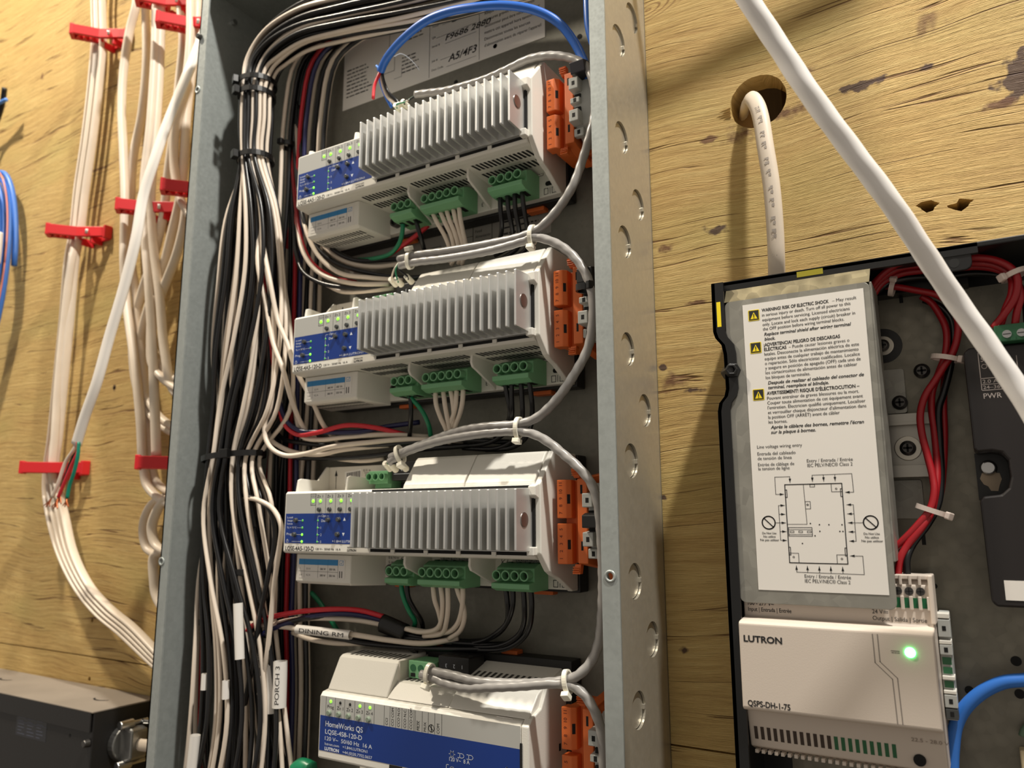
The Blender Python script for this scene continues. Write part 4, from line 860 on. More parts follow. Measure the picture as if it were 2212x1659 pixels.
# ---------------------------------------------------------------- cable ties
def tie(px, py, e, axis, a, b, material, label, group=None, band=3.0, head=(3.2, 4.6, 5.0), hang=0.0, tail=None, side=1):
    """strap ring square to axis, radii a (across) and b (out of the wall), head at angle hang"""
    c = Vector(W(px, py, e)); ax = Vector(axis).normalized()
    out = Vector((0, 1, 0)); out = (out-ax*out.dot(ax)).normalized(); ac = ax.cross(out)
    t = thing('cable_tie', tuple(c), label, 'cable tie', group)
    n = 28; vs = []; fs = []
    for i in range(n):
        an = 2*math.pi*i/n; d = ac*math.cos(an)*a+out*math.sin(an)*b; nr = (ac*math.cos(an)*b+out*math.sin(an)*a).normalized()
        for dr, da in ((0, -1), (0, 1), (1.1, 1), (1.1, -1)): vs.append(c+d+nr*dr+ax*da*band/2)
    for i in range(n):
        for k in range(4): fs.append((i*4+k, i*4+(k+1) % 4, ((i+1) % n)*4+(k+1) % 4, ((i+1) % n)*4+k))
    MB().add(vs, fs).build('strap', material, t)
    an = hang; d = ac*math.cos(an)*a+out*math.sin(an)*b; nr = (ac*math.cos(an)*b+out*math.sin(an)*a).normalized(); tg = ax.cross(nr)
    h = MB(); q = []
    for x in (-1, 1):
        for y in (-1, 1):
            for z in (-1, 1): q.append(c+d+nr*(1.2+1.6*(1+x)*head[0]/3.2)+ax*y*head[1]/2+tg*z*head[2]/2)
    h.hull(q); h.build('head', material, t, bevel=.5)
    if tail:
        p0 = c+d+nr*2+tg*head[2]*.4; MB().hull([p0+ax*s_*band*.4+nr*r_+tg*l for s_ in (-1, 1) for r_ in (0, .9) for l in (0, tail)]).build('tail', material, t)
    return t
def wdir(p, q): return Vector(W(*q))-Vector(W(*p))
B_ = 'black ties around the trunk bundle'
tie(557, 184, 43, wdir((557,165,43),(555,210,43)), 15.5, 15.5, m_tieb, 'black cable tie at the bend of the trunk bundle', B_, 4.6, (4.5, 7, 7), 2.1)
tie(555, 210, 43, wdir((556,190,43),(554,230,43)), 15.2, 15.2, m_tieb, 'second black cable tie just below the trunk bundle bend', B_, 4.6, (4.5, 7, 7), 1.9)
tie(552, 346, 43, wdir((552,320,43),(551,375,43)), 14.6, 14.9, m_tieb, 'black cable tie gathering the trunk bundle left of the top dimmer', B_, 4.6, (4.5, 7, 7), 1.9)
tie(505, 987, 43, wdir((506,960,43),(505,1010,43)), 31, 17.8, m_tieb, 'black cable tie gathering the trunk bundle near the lowest dimmer', B_, 4.6, (4.5, 7, 7), 1.15)
tie(461, 1341, 40, wdir((461,1320,40),(460,1360,40)), 7, 7, m_tieb, 'small black cable tie low on the trunk bundle', B_, 4, (3.5, 5, 5), 1.6)
tie(622, 314, 20, (0,0,1), 6, 6, m_tieb, 'small black cable tie on the red wire left of the top dimmer', B_, 4, (3.5, 5, 5), 1.6)
tie(537, 1234, 42, (0,0,1), 12, 10, m_tieb, 'small black cable tie beside the label box of the lowest dimmer', B_, 3.6, (3.5, 5, 5), 2.0)
Gt = 'natural ties on the grey control cables'
def gtie(px, py, e, p, q, lab, hang): tie(px, py, e, wdir(p, q), 5.6, 3.6, m_tiew, lab, Gt, 2.6, (3.0, 4.6, 5.4), hang)
gtie(1150, 508, 62, (1130,513,62), (1170,508,62), 'white cable tie joining grey cables above the middle dimmer corner', 3.0)
gtie(886, 562, 57, (870,565,57), (920,557,57), 'white cable tie near the grey cable ends at the middle dimmer', 0.3)
gtie(1120, 924, 62, (1090,926,62), (1145,926,62), 'white cable tie joining grey cables above the lowest dimmer', 3.0)
gtie(864, 982, 56, (845,992,56), (890,968,56), 'white cable tie near the grey cable ends at the lowest dimmer', 2.9)
gtie(1226, 1473, 62, (1200,1476,62), (1240,1474,62), 'white cable tie joining grey cables right of the switching module', 2.6)
gtie(928, 1456, 59, (912,1452,59), (950,1464,60), 'white cable tie near the grey cable ends on the switching module', 2.8)
tie(1262, 622, 60, (0,0,1), 4, 4, m_tieb, 'black tie holding a grey cable to the middle end terminal', None, 4, (3, 5, 5), 2.6)
tape = thing('tape_wrap', W(845, 1358, 26), 'black tape wrapped around wires above the switching module', 'tape')
mb = MB().tube([W(826,1346,28), W(850,1356,27), W(876,1368,26)], 6.5, n=12, ry=5.0); mb.build('wrap', m_tieb, tape, smooth=True, loc=ORG[tape.name])
MB().hull([W(846,1362,25), W(870,1362,25), W(862,1382,22), W(848,1374,22), W(866,1380,24), W(850,1364,28)]).build('loose_flap', m_tieb, tape, loc=ORG[tape.name])
tie(912, 1412, 16, (1,0,.2), 6, 7, m_tieb, 'black cable tie behind the switching module link connector', None, 4, (3.5, 5, 5), 1.0)

# ---------------------------------------------------------------- printed wire sleeves
def sleeve(p, q, e0, e1, r, txt, label, rot=None, sz=4.0, flip=False):
    a = Vector(W(p[0], p[1], e0)); b = Vector(W(q[0], q[1], e1)); t = thing('wire_sleeve', tuple(b), label, 'wire label', 'white printed wire sleeves')
    ax = (b-a).normalized(); L = (b-a).length; out = Vector((0,1,0)); out = (out-ax*out.dot(ax)).normalized(); sd_ = ax.cross(out)
    MB().cyl(a, b, r, n=16, cap=False).cyl(a, b, r-.3, n=16, cap=False).build('sleeve', m_paper, t, smooth=True, loc=tuple(b))
    if txt:
        s0 = -1 if flip else 1
        up_ = sd_*(1 if not flip else -1); dr = ax if not flip else -ax; vw = (out+Vector((.45, 0, 0))).normalized(); vw = (vw-ax*vw.dot(ax)).normalized(); up_ = up_-vw*up_.dot(vw); up_.normalize(); org = (a if not flip else b)+vw*(r+.06)
        tl = L*.82
        m_ = MB().text(txt, 0, 0, 0, sz, w=tl, plane=lambda x, y: tuple(org+dr*(x+L*.09)+up_*(y-sz/2)))
        m_.build('lettering', m_ink, t, loc=tuple(b))
    return t
sleeve((642,1359), (758,1372), 46, 40, 3.2, 'DINING RM', 'white wire sleeve printed DINING RM above the switching module', sz=3.0)
sleeve((606,1428), (603,1528), 46, 46, 5.0, 'PORCH 3', 'white wire sleeve printed PORCH 3 left of the switching module', sz=3.4, flip=True)
sleeve((588,1436), (588,1540), 44, 44, 4.6, None, 'blank white wire sleeve touching the PORCH 3 sleeve')
sleeve((566,1380), (562,1440), 40, 40, 4.0, 'BATH FAN', 'white wire sleeve printed BATH FAN behind the looping black wires', sz=3.0, flip=True)
sleeve((574,1460), (577,1512), 40, 40, 4.0, None, 'blank white wire sleeve under the BATH FAN sleeve')
sleeve((514,1303), (518,1424), 63, 63, 3.4, None, 'long blank white wire sleeve on the trunk bundle front')
sleeve((422,1588), (412,1680), 60, 60, 3.8, None, 'blank white wire sleeve near the bottom left of the trunk bundle')
sleeve((488,1470), (487,1510), 62, 62, 2.6, None, 'short blank white wire sleeve on the trunk bundle')
sleeve((443,1455), (441,1490), 58, 58, 2.6, None, 'short grey white sleeve on the trunk bundle edge')
wire([(640,1664,44),(655,1656,44),(672,1664,44)], 6, m_wgreen, 'wire_nut', 'green rounded wire connector at the foot of the panel', None, 'wire nut')
# ---------------------------------------------------------------- plywood left of the panel: romex runs in red stackers
Rb = 'flat white cables of the run beside the panel'
def romex(pts, label, group, w=5.2, t=2.6, edge=True, material=None, name='romex_cable'):
    """flat two-wire cable; edge=True: stands on edge, narrow side out"""
    fl_ = (0, 1, 0)
    if pts[0][1] == -30: pts = [(1076+(pts[0][0]-1076)*.93, -630, pts[0][2]), (1076+(pts[0][0]-1076)*.968, -300, pts[0][2])]+list(pts)
    P = [W(*p) for p in pts]
    if group == Rb and pts[-1][0] >= 345: P.append((-562.6, P[-1][1], P[-1][2]-3))
    o = MB().tube(P, t if edge else w, n=12, ry=w if edge else t, flat=fl_, step=8).build(name, material or m_romex, smooth=True, loc=P[-1])
    return tag(o, label, 'cable', group)
Rg = 'flat white cables of the far run'
runA = [(213,-30),(213,30),(214,75),(206,180),(192,300),(176,410),(166,500),(155,560),(144,690),(130,830),(118,950),(110,1010)]
for i, dx in enumerate((-9, -3, 3, 9)):
    pts = [(x+dx*(1.0 if j < 6 else .9), y, 13+(i % 2)*1.5) for j, (x, y) in enumerate(runA)]
    if i in (1, 2):       # the two middle cables cross below the second clip
        k = 1 if i == 1 else -1
        pts = pts[:7]+[(x+dx+k*8*math.sin((y-500)/510*math.pi), y, 12+4*i) for x, y in runA[7:]]
    tl = [(100+i*9, 1060, 14), (107+i*11, 1112, 16), (128+i*10, 1190, 18), (162+i*10, 1262, 20), (208+i*10, 1322-i*3, 22), (262+i*8, 1368-i*5, 24), (330+i*3, 1432-i*8, 26), (380, 1476-i*7, 26)]
    romex(pts+tl, 'flat white cable in the far clip run, bending to the panel low down', Rg, w=4.6, t=2.1)
Rb = 'flat white cables of the run beside the panel'
for lab_, pts in zip(['leftmost flat white cable of the near run, looping under the lower clip', 'wavy flat white cable of the near run with a slack bend above its clip', 'third flat white cable of the near run, passing straight through its clip', 'short flat white cable behind the loose one, ending above the lower clip', 'flat white cable swinging out in a wide loop into the panel side', 'flat white cable entering the panel side beside the upper clips', 'inner flat white cable of the wide double loop into the panel side', 'flat white cable making a small loop into the panel above the wide loop', 'flat white cable stub curling into the panel below the small loop', 'outer white cable loop hanging under the lowest near clip', 'inner white cable loop hanging under the lowest near clip', 'white cable dropping below the hanging loops along the panel side'], ([(294,-30),(294,10),(280,67),(267,152),(263,236),(267,337),(270,429),(268,560),(272,640),(290,776),(304,911),(308,985),(312,1020),(318,1048),(345,1078),(380,1092)],
            [(314,-30),(314,10),(316,135),(305,253),(288,337),(283,422),(281,540),(294,641),(306,760),(317,877),(325,985),(330,1020),(338,1042),(365,1062)],
            [(337,-30),(337,34),(334,135),(325,270),(311,405),(313,506),(322,620),(330,760),(335,900),(338,985)],
            [(349,-30),(348,34),(344,169),(335,304),(326,425),(330,520),(345,640),(356,760),(380,850)],
            [(388,-30),(388,0),(395,84),(388,169),(374,290),(362,381),(352,470),(330,560),(304,640),(288,712),(294,827),(321,891),(361,928),(400,945)],
            [(412,-30),(412,0),(410,101),(398,202),(378,287),(376,354),(386,418),(404,458),(440,500)],
            [(426,-30),(428,20),(420,110),(404,240),(398,340),(390,420),(372,500),(346,600),(322,660),(303,742),(310,837),(337,891),(363,915),(400,935)],
            [(402,440),(398,480),(382,548),(341,658),(326,726),(337,769),(368,810),(405,832)],
            [(330,640),(326,740),(329,786),(351,817),(370,832),(405,848)],
            [(360,1070),(330,1088),(314,1118),(310,1148),(318,1184),(342,1199),(385,1205)],
            [(360,1076),(342,1098),(328,1138),(336,1176),(360,1192),(385,1196)],
            [(350,1190),(333,1202),(333,1252),(338,1286),(360,1320)])):
    romex([(x, y, 10+(len(pts)*5) % 17) for x, y in pts], lab_, Rb, w=4.8, t=3.4)
# the cut feeder hanging in front, with bare ends
cf = thing('cut_cable', W(165, 962, 56), 'loose white cable with stripped red, green and white ends', 'cable')
pf = [(445,60,30),(429,101,34),(388,202,44),(354,287,50),(331,354,54),(310,422,56),(294,515,58),(267,624,58),(236,729,58),(209,827,58),(182,904,56),(165,960,54)]
MB().tube([W(*p) for p in pf], 5.6, n=14, ry=3.2, flat=(.35, 1, 0), step=8).build('jacket', mat('cut_jacket', (240, 234, 226), .35), cf, smooth=True, loc=ORG[cf.name])
for c, pts, tip in (('w', [(165,955),(160,970),(142,998),(125,1046),(113,1074)], (101, 1092)), ('r', [(168,955),(169,972),(154,1008),(135,1053),(126,1074)], (118, 1096)), ('g', [(170,955),(168,985),(160,1020),(150,1050),(145,1076)], (142, 1092)), ('k', [(167,955),(163,975),(150,1006),(142,1030),(133,1052)], (126, 1086))):
    e_ = 52 if c == 'k' else 55
    o = MB().tube([W(x, y, e_) for x, y in pts], 1.7, n=8).build('conductor', mat('teal_insulation', (0, 122, 100), .4) if c == 'g' else COL[c][0], cf, smooth=True, loc=ORG[cf.name])
    q = MB()
    for k in range(4): q.tube([W(pts[-1][0], pts[-1][1], e_), W((pts[-1][0]+tip[0])/2+k-2, (pts[-1][1]+tip[1])/2, e_+k*.5), W(tip[0]+(k-1.5)*4, tip[1]+(k % 2)*3, e_+k-1)], .5, n=6)
    q.build('bare_strands', m_brass, o, smooth=True, loc=ORG[cf.name])

def stacker(pl, label, nail=True):
    """nail-on clip: facet with the nail rises off the wall, then a toothed arm juts out"""
    a = W(pl[0], pl[1], 46); xr = a[0]+49; z = a[2]
    t = thing('cable_clip', (xr-20, 0, z-6), label, 'cable clip', 'red cable clips on the plywood')
    O = ORG[t.name]
    def bar(p, q, th, z0, z1, nm):
        d = Vector((q[0]-p[0], q[1]-p[1])); d.normalize(); n_ = Vector((-d.y, d.x))*th/2
        return MB().plan([(xr+p[0]+n_.x, p[1]+n_.y), (xr+q[0]+n_.x, q[1]+n_.y), (xr+q[0]-n_.x, q[1]-n_.y), (xr+p[0]-n_.x, p[1]-n_.y)], z+z0, z+z1).build(nm, m_redcl, t, bevel=.5, loc=O)
    bar((0, 5), (-28.5, 23), 4, -5.5, 5.5, 'nail_facet')
    bar((-27, 22), (-45, 44), 3.6, -5.5, 5.5, 'outer_arm')
    bar((-36, 15), (-53, 36), 3.6, -5.5, 4.5, 'inner_arm')
    bar((-44, 45), (-54, 36.5), 4.5, -6.5, 6.5, 'end_hook')
    bar((-26, 20), (-37, 12.5), 3.2, -5.5, 3, 'arm_bridge')
    for i in range(3):
        f0 = .25+i*.25; px_, pe = -36-17*f0+1.2, 15+21*f0+1; MB().plan([(xr+px_, pe), (xr+px_-3.4, pe+4.2), (xr+px_+3.4, pe+5.2)], z-5.2, z+2).build('grip_tooth', m_redcl, t, loc=O)
    MB().box(xr-2, xr+2, .2, 9, z-7.5, z+7).build('end_post', m_redcl, t, bevel=.8, loc=O)
    MB().box(xr-33, xr-1, .2, 3, z-8, z+3).build('wall_plate', m_redcl, t, bevel=.6, loc=O)
    for x_ in (-15, -31): MB().box(xr+x_-1.5, xr+x_+1.5, 1, 14, z-12, z-4).build('keeper_leg', m_redcl, t, bevel=.5, loc=O)
    if nail:
        n_ = Vector((-18, -28.5)).normalized(); n_ = Vector((-.53, .85)); c = Vector((xr-15.5, 15.5))
        MB().cyl((c.x+n_.x*1.5, c.y+n_.y*1.5, z), (c.x+n_.x*4.2, c.y+n_.y*4.2, z), 2.9, 2.5, n=14).build('nail_head', mat('zinc_nail', (222, 222, 218), .3, .6), t, bevel=.5, loc=O)
stacker((147, 62), 'red cable clip high on the far cable run with a nail')
stacker((95, 494), 'red cable clip halfway down the far cable run with a nail')
stacker((38, 1009), 'red cable clip lowest on the far cable run behind the bare strands', False)
stacker((245, 440), 'red cable clip behind the loose white cable with a nail')
stacker((342, 398), 'red cable clip tucked against the panel side above another clip')
stacker((287, 998), 'red cable clip holding two cables low beside the panel')
stacker((288, -10), 'red cable clip at the very top of the near cable run')
stacker((332, 36), 'red cable clip just below the topmost one near the panel')

# blue coil hanging at the far left
cx, _, cz = W(-46, 585, 25)
cl = thing('cable_coil', (cx, 0, cz-120), 'hanging coil of blue data cable on the plywood', 'cable'); O = ORG[cl.name]
pts = []
for i in range(5*24+1):
    a = 2*math.pi*i/24; k = i/24
    rx = 56+5.5*math.sin(k*2.3)-k*3.0; rz = 128+4*math.cos(k*1.7)-k*3.5
    pts.append((cx+rx*math.cos(a), 12+6*k+3*math.sin(a*1.3), cz+rz*math.sin(a)))
MB().tube(pts, 3.3, n=10, step=2).build('blue_jacket', mat('coil_blue', (58, 112, 196), .45), cl, smooth=True, loc=O)
MB().tube([(cx+(59)*math.cos(2*math.pi*i/40), 24, cz+131*math.sin(2*math.pi*i/40)) for i in range(41)], .9, n=6, step=2).build('orange_conductor', mat('orange_wire', (216, 130, 100), .4), cl, smooth=True, loc=O)
MB().tube([(cx+57*math.cos(a), 32, cz+127*math.sin(a)) for a in (-.02, .08, .18, .28)], 4.3, n=10).build('paper_flag', m_paper, cl, smooth=True, loc=O)
wire([(-56,420,30),(-52,340,24),(-40,275,20),(-5,226,24),(14,215,24)], 2.2, m_lblue, 'data_cable_tail', 'pale blue cable tail at the far left of the plywood', None, 'cable')
wire([(-44,430,26),(-30,350,14),(-14,285,14),(4,230,20),(10,190,26)], 3.2, m_tieb, 'coil_strap', 'black strap end above the blue coil', None, 'strap')

# ---------------------------------------------------------------- black transformer box below
Zt = W(320, 1502, 0)[2]
d = _r*((199-1106)/F_PX)-_u*((1538-829.5)/F_PX)+_f; t_ = Zt/d.z; bxX, bxE = d.x*t_, DIST-d.y*t_
bb = thing('transformer_box', (bxX-150, 0, Zt-170), 'black steel box with a dusty lid at the foot of the plywood', 'enclosure'); O = ORG[bb.name]
MB().box(bxX-420, bxX, .5, bxE-2, Zt-170, Zt-1).build('body', m_boxblk, bb, bevel=.8, loc=O)
lid = MB().box(bxX-422, bxX+.5, .5, bxE, Zt-1.4, Zt); lo = lid.build('lid', mat('dusty_lid', (132, 122, 110), .75, var=.16, vscale=14), bb, bevel=.5, loc=O)
MB().box(bxX-422, bxX-1.5, bxE-1.4, bxE, Zt-17, Zt-.5).build('lid_lip', m_boxblk, lo, bevel=.5, loc=O)
for px, py in ((20, 1466), (225, 1509)):
    X, e, _ = (lambda dd: (dd.x*Zt/dd.z, DIST-dd.y*Zt/dd.z, Zt))(_r*((px-1106)/F_PX)-_u*((py-829.5)/F_PX)+_f)
    q = MB(); pa = [(X+13*math.cos(a), e+13*math.sin(a)-6) for a in [math.radians(40+8*i) for i in range(13)]]
    for (xa, ea), (xb, eb) in zip(pa, pa[1:]): q.add([(xa, ea-1, Zt+.2), (xb, eb-1, Zt+.2), (xb, eb+1, Zt+.2), (xa, ea+1, Zt+.2)], [(0,1,2,3)])
    q.build('knockout_slit', m_dark, lo, loc=O)
l0 = W(38, 1538, bxE-2); l1 = W(98, 1604, bxE-2)
lb = MB().box(l0[0], l1[0], bxE-2.2, bxE-1.9, l1[2], l0[2]).build('data_plate', mat('dark_plate', (24, 25, 32), .35), bb, loc=O)
q = MB(); rr = random.Random(2); hz_ = l0[2]-l1[2]; wx = l1[0]-l0[0]
for i in range(6):
    for j in range(3): q.rect(l0[0]+wx*(.06+.31*j), l0[0]+wx*(.06+.31*j)+wx*rr.uniform(.12, .25), l1[2]+hz_*(.1+.14*i), l1[2]+hz_*(.13+.14*i), bxE-1.85)
q.line([(l0[0]+wx*.02, l1[2]+hz_*.62), (l1[0]-wx*.02, l1[2]+hz_*.62)], bxE-1.85, .5).build('plate_print', mat('grey_ink', (84, 88, 104), .6), lb, loc=O)
s_ = W(197, 1606, bxE-2); MB().cyl((bxX-4, bxE-2, s_[2]), (bxX-4, bxE+3, s_[2]), 3.4, 2.8, n=14).build('cover_screw', m_screwd, bb, bevel=.6, loc=O)
s_ = W(151, 1589, bxE-2); MB().cyl((s_[0], bxE-2.1, s_[2]), (s_[0], bxE-1.9, s_[2]), 1.5, n=10).build('rivet_hole', m_dark, bb, loc=O)
cX, cE, cZ = WX(268, 1602, bxX)
cc = thing('cable_clamp', (bxX, cE, cZ-18), 'metal two screw cable clamp on the side of the black box', 'cable clamp'); O = ORG[cc.name]
m_cast = mat('cast_zinc', (150, 150, 148), .35, .9, bump=.3, bscale=500)
MB().cyl((bxX, cE, cZ), (bxX+7, cE, cZ), 15.5, 14.5, n=28).build('locking_collar', m_cast, cc, bevel=1, loc=O)
MB().hull([(bxX+6, cE-8, cZ-15), (bxX+6, cE+9, cZ-15), (bxX+6, cE-8, cZ+17), (bxX+6, cE+9, cZ+17), (bxX+22, cE-7, cZ-11), (bxX+22, cE+8, cZ-11), (bxX+22, cE-7, cZ+13), (bxX+22, cE+8, cZ+13)]).build('clamp_bar', m_cast, cc, bevel=2, loc=O)
for z in (-15, 17): MB().cyl((bxX+13, cE+2, cZ+z), (bxX+13, cE+14, cZ+z), 4.2, 3.6, n=14).cyl((bxX+13, cE-12, cZ+z), (bxX+13, cE+2, cZ+z), 2, n=10).build('clamp_screw', m_screw, cc, bevel=.8, loc=O)
o = MB().tube([(bxX+8, cE, cZ), (bxX+30, cE, cZ+1), (bxX+60, cE-4, cZ+4), (bxX+90, cE-10, cZ+6)], 5, n=12, ry=3).build('romex_cable', m_romex, smooth=True, loc=(bxX+8, cE, cZ)); tag(o, 'white cable entering the metal clamp of the black box', 'cable')
MB().tube([(bxX+14, cE-6, cZ+17), (bxX+34, cE-8, cZ+18), (bxX+60, cE-10, cZ+18)], 1.9, n=8).build('long_screw', m_screw, cc, smooth=True, loc=O)
# ---------------------------------------------------------------- right: black power panel
pp = thing('power_enclosure', (-30, 0, -300), 'open black plastic power supply box with galvanised pan', 'electrical panel'); O = ORG[pp.name]
RIM = 48.0
m_case = mat('black_case', (14, 14, 15), .38)
lw = [(-116.8, 128.5), (-117.0, 101), (-116, 97.5), (-112.8, 93.2), (-111.9, 88), (-111.6, 69), (-112.6, 65), (-115.6, 61.5), (-116.6, 57), (-116.2, -300)]
q = MB()
for (xa, za), (xb, zb) in zip(lw, lw[1:]): q.plate([(xa-.9, za), (xa+.9, za), (xb+.9, zb), (xb-.9, zb)], 0, RIM+3.2)
q.build('left_wall', m_case, pp, loc=O)
q = MB()
for (xa, za), (xb, zb) in zip(lw, lw[1:]): q.plate([(xa-1, za), (xa+5.6, za), (xb+5.6, zb), (xb-1, zb)], RIM+1.2, RIM+3.2)
q.build('front_lip', m_case, pp, loc=O)
MB().box(-117, 190, 0, RIM, 126.6, 129.4).build('top_wall', m_case, pp, loc=O, bevel=.6)
MB().box(-117, 9.0, RIM-3, RIM, 124.0, 129.2).build('front_lip', m_case, pp, loc=O)
MB().box(-116, 190, .5, 3, -300, 128).build('case_floor', m_case, pp, loc=O)
pb = MB().box(-100, 190, 3, 5.5, -300, 118.5).build('galvanised_pan', m_galvd, pp, loc=O)
for px, py, r in ((2195,1428,2.3), (2094,1491,2.0), (2203,1499,2.2), (2019,1266,1.3)):
    X, e, Zv = W(px, py, 5.6); MB().cyl((X, 5.4, Zv), (X, 5.75, Zv), r, n=18).build('pan_hole', m_dark, pb, loc=O)
for px, py in ((1893,646), (1946,641), (1995,1162)):
    X, e, Zv = W(px, py, 5.6); MB().box(X-.9, X+.9, 5.4, 5.75, Zv-3.5, Zv+3.5).build('pan_slot', m_dark, pb, loc=O)
MB().plate(rrect(-10.5, 6.2, 116.5, 127.5, 3.5), RIM-2.2, RIM-.4).build('corner_bracket', m_case, pp, bevel=.5, loc=O)
hx_, _, hz_ = W(2061, 568, RIM); MB().cyl((hx_, RIM-.5, hz_), (hx_, RIM-.3, hz_), 2.3, n=16).build('bracket_hole', m_dark, pp, loc=O)
q = W(1720, 587, RIM); MB().rect(-73, -60, 125.4, 128.4, RIM+.1).build('yellow_sticker', mat('yellow_sticker', (150, 140, 24), .5), pp, loc=O)
MB().rect(-115.4, -113.2, 103.5, 117.5, RIM+3.3).build('yellow_sticker', m_yellow, pp, loc=O)
bx_, _, bz_ = W(1577, 801, RIM+3); MB().cyl((bx_-3, RIM-3, bz_), (bx_+2.4, RIM+4.5, bz_), 4.2, n=6).ring((bx_+1, RIM+4, bz_), (bx_+1.6, RIM+6, bz_), 3.4, 1.8, n=6).build('cover_bolt', m_case, pp, bevel=.5, loc=O)
def screw(x, z, e, r, label=None, par=None, washer=None):
    if washer: MB().cyl((x, e, z), (x, e+1.1, z), washer, n=28).build('washer', mat('washer_steel', (196, 190, 178), .3, .8), par, bevel=.3, loc=O); e += 1.1
    s = MB().cyl((x, e, z), (x, e+1.2, z), r, r, n=20).cyl((x, e+1.2, z), (x, e+2.2, z), r, r*.62, n=20).build('screw', m_screwd, par, bevel=.2, loc=O)
    MB().box(x-r*.55, x+r*.55, e+2.15, e+2.3, z-r*.13, z+r*.13).box(x-r*.13, x+r*.13, e+2.15, e+2.3, z-r*.55, z+r*.55).build('cross_recess', m_dark, s, loc=O)
screw(-38.6, 92.5, 5.5, 3.3, par=pp, washer=5.4)
MB().cyl((-38.6, 5.4, 92.5), (-38.6, 5.9, 92.5), 9.5, n=28).build('rubber_washer', m_case, pp, loc=O)
screw(-21.2, 76.8, 5.5, 3.9, par=pp)
MB().plate(rrect(-44, -29.6, 54.8, 79, 1.5), 5.5, 7.4).build('strap_plate', m_galvs, pp, bevel=.3, loc=O)
screw(-32.8, 60.6, 7.4, 3.8, par=pp)
MB().plate(rrect(-44, -26, 0, 20, 1.5), 5.5, 6.4).build('strap_plate', m_galvs, pp, bevel=.3, loc=O)
rl = thing('mounting_rail', (-50, 5.5, 20.5), 'zinc hat rail piece screwed to the galvanised pan', 'mounting rail')
MB().plan([(-70, 0), (-19.5, 0), (-19.5, 1), (-70, 1)], 27, 48.5).move(0, 7).build('web', m_zinc, rl, bevel=.2)
for z0, z1 in ((21, 26), (49.5, 54)): MB().box(-70, -19.5, 12, 13, z0, z1).build('flange', m_zinc, rl, bevel=.2)
for z0, z1 in ((25.6, 27.2), (48, 49.8)): MB().box(-70, -19.5, 7, 13, z0, z1).build('step', m_zinc, rl, bevel=.2)
Osave = O; O = ORG[rl.name]; screw(-30.9, 36.2, 8, 3.9, par=rl, washer=6.4); O = Osave

# shield with the warning label
sh = thing('terminal_shield', (-74, 20, -42), 'galvanised terminal cover carrying the white multilingual shock warning', 'cover plate'); O = ORG[sh.name]
MB().plate(rrect(-111.3, -38.6, -42.0, 117.2, 3.2), 49, 50).build('plate', m_galvs, sh, bevel=.25, loc=O)
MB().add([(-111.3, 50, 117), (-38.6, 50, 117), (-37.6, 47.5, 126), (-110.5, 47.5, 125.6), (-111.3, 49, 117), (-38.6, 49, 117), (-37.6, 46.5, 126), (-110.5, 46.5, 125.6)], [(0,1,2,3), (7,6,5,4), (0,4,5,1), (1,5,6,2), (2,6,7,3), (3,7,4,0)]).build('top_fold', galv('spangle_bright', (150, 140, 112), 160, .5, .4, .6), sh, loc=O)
MB().box(-38.8, -37.6, 24, 49.6, -20, 117).build('side_fold', m_galvs, sh, bevel=.3, loc=O)
lab = MB().box(-101.6, -41.5, 50.05, 50.25, -35.3, 114).build('warning_label', m_paper, sh, loc=O)
tx_ = MB(); bds = [MB(), MB(), MB()]; sym = [MB(), MB()]; E_ = 50.34
L1 = [('b', 'WARNING! RISK OF ELECTRIC SHOCK', 34.3, ' – May result', 46.6), ('r', 'in serious injury or death. Turn off all power to this', 44.6), ('r', 'equipment before servicing. Licensed electricians', 44.0), ('r', 'only. Locate and lock each supply (circuit) breaker in', 46.4), ('r', 'the OFF position before wiring terminal blocks.', 41.0), ('i', 'Replace terminal shield after wiring terminal', 43.6), ('i', 'block.', 5.6),
      ('b', '¡ADVERTENCIA! PELIGRO DE DESCARGAS', 38.4), ('b', 'ELÉCTRICAS', 11.6, ' – Puede causar lesiones graves o', 41.8), ('r', 'letales. Desconecte la alimentación eléctrica de este', 47.0), ('r', 'equipo antes de cualquier trabajo de mantenimiento', 46.6), ('r', 'o reparación. Sólo electricistas cualificados. Localice', 47.0), ('r', 'y asegure en posición de apagado (OFF) cada uno de', 47.2), ('r', 'los cortacircuitos de alimentación antes de cablear', 45.4), ('r', 'los bloques de terminales.', 22.6), ('i', 'Después de realizar el cableado del conector de', 47.2), ('i', 'terminal, reemplace el blindaje.', 30.4),
      ('b', "AVERTISSEMENT! RISQUE D'ÉLECTROCUTION –", 45.6), ('r', 'Pouvant entraîner de graves blessures ou la mort.', 45.2), ('r', 'Couper toute alimentation de cet équipement avant', 46.8), ('r', "l'entretien. Électricien qualifié uniquement. Localiser", 47.8), ('r', "et verrouiller chaque disjoncteur d'alimentation dans", 48.0), ('r', 'la position OFF (ARRÊT) avant de câbler', 35.4), ('r', 'les bornes.', 9.6), ('i', "Après le câblage des bornes, remettre l'écran", 45.4), ('i', 'sur la plaque à bornes.', 22.4)]
ZS = [109.8, 107.2, 104.6, 102.0, 99.5, 96.6, 94.0, 90.9, 88.4, 85.9, 83.4, 80.9, 78.4, 75.9, 73.3, 70.4, 67.9, 64.9, 62.3, 59.8, 57.3, 54.8, 52.3, 49.8, 47.0, 44.4]
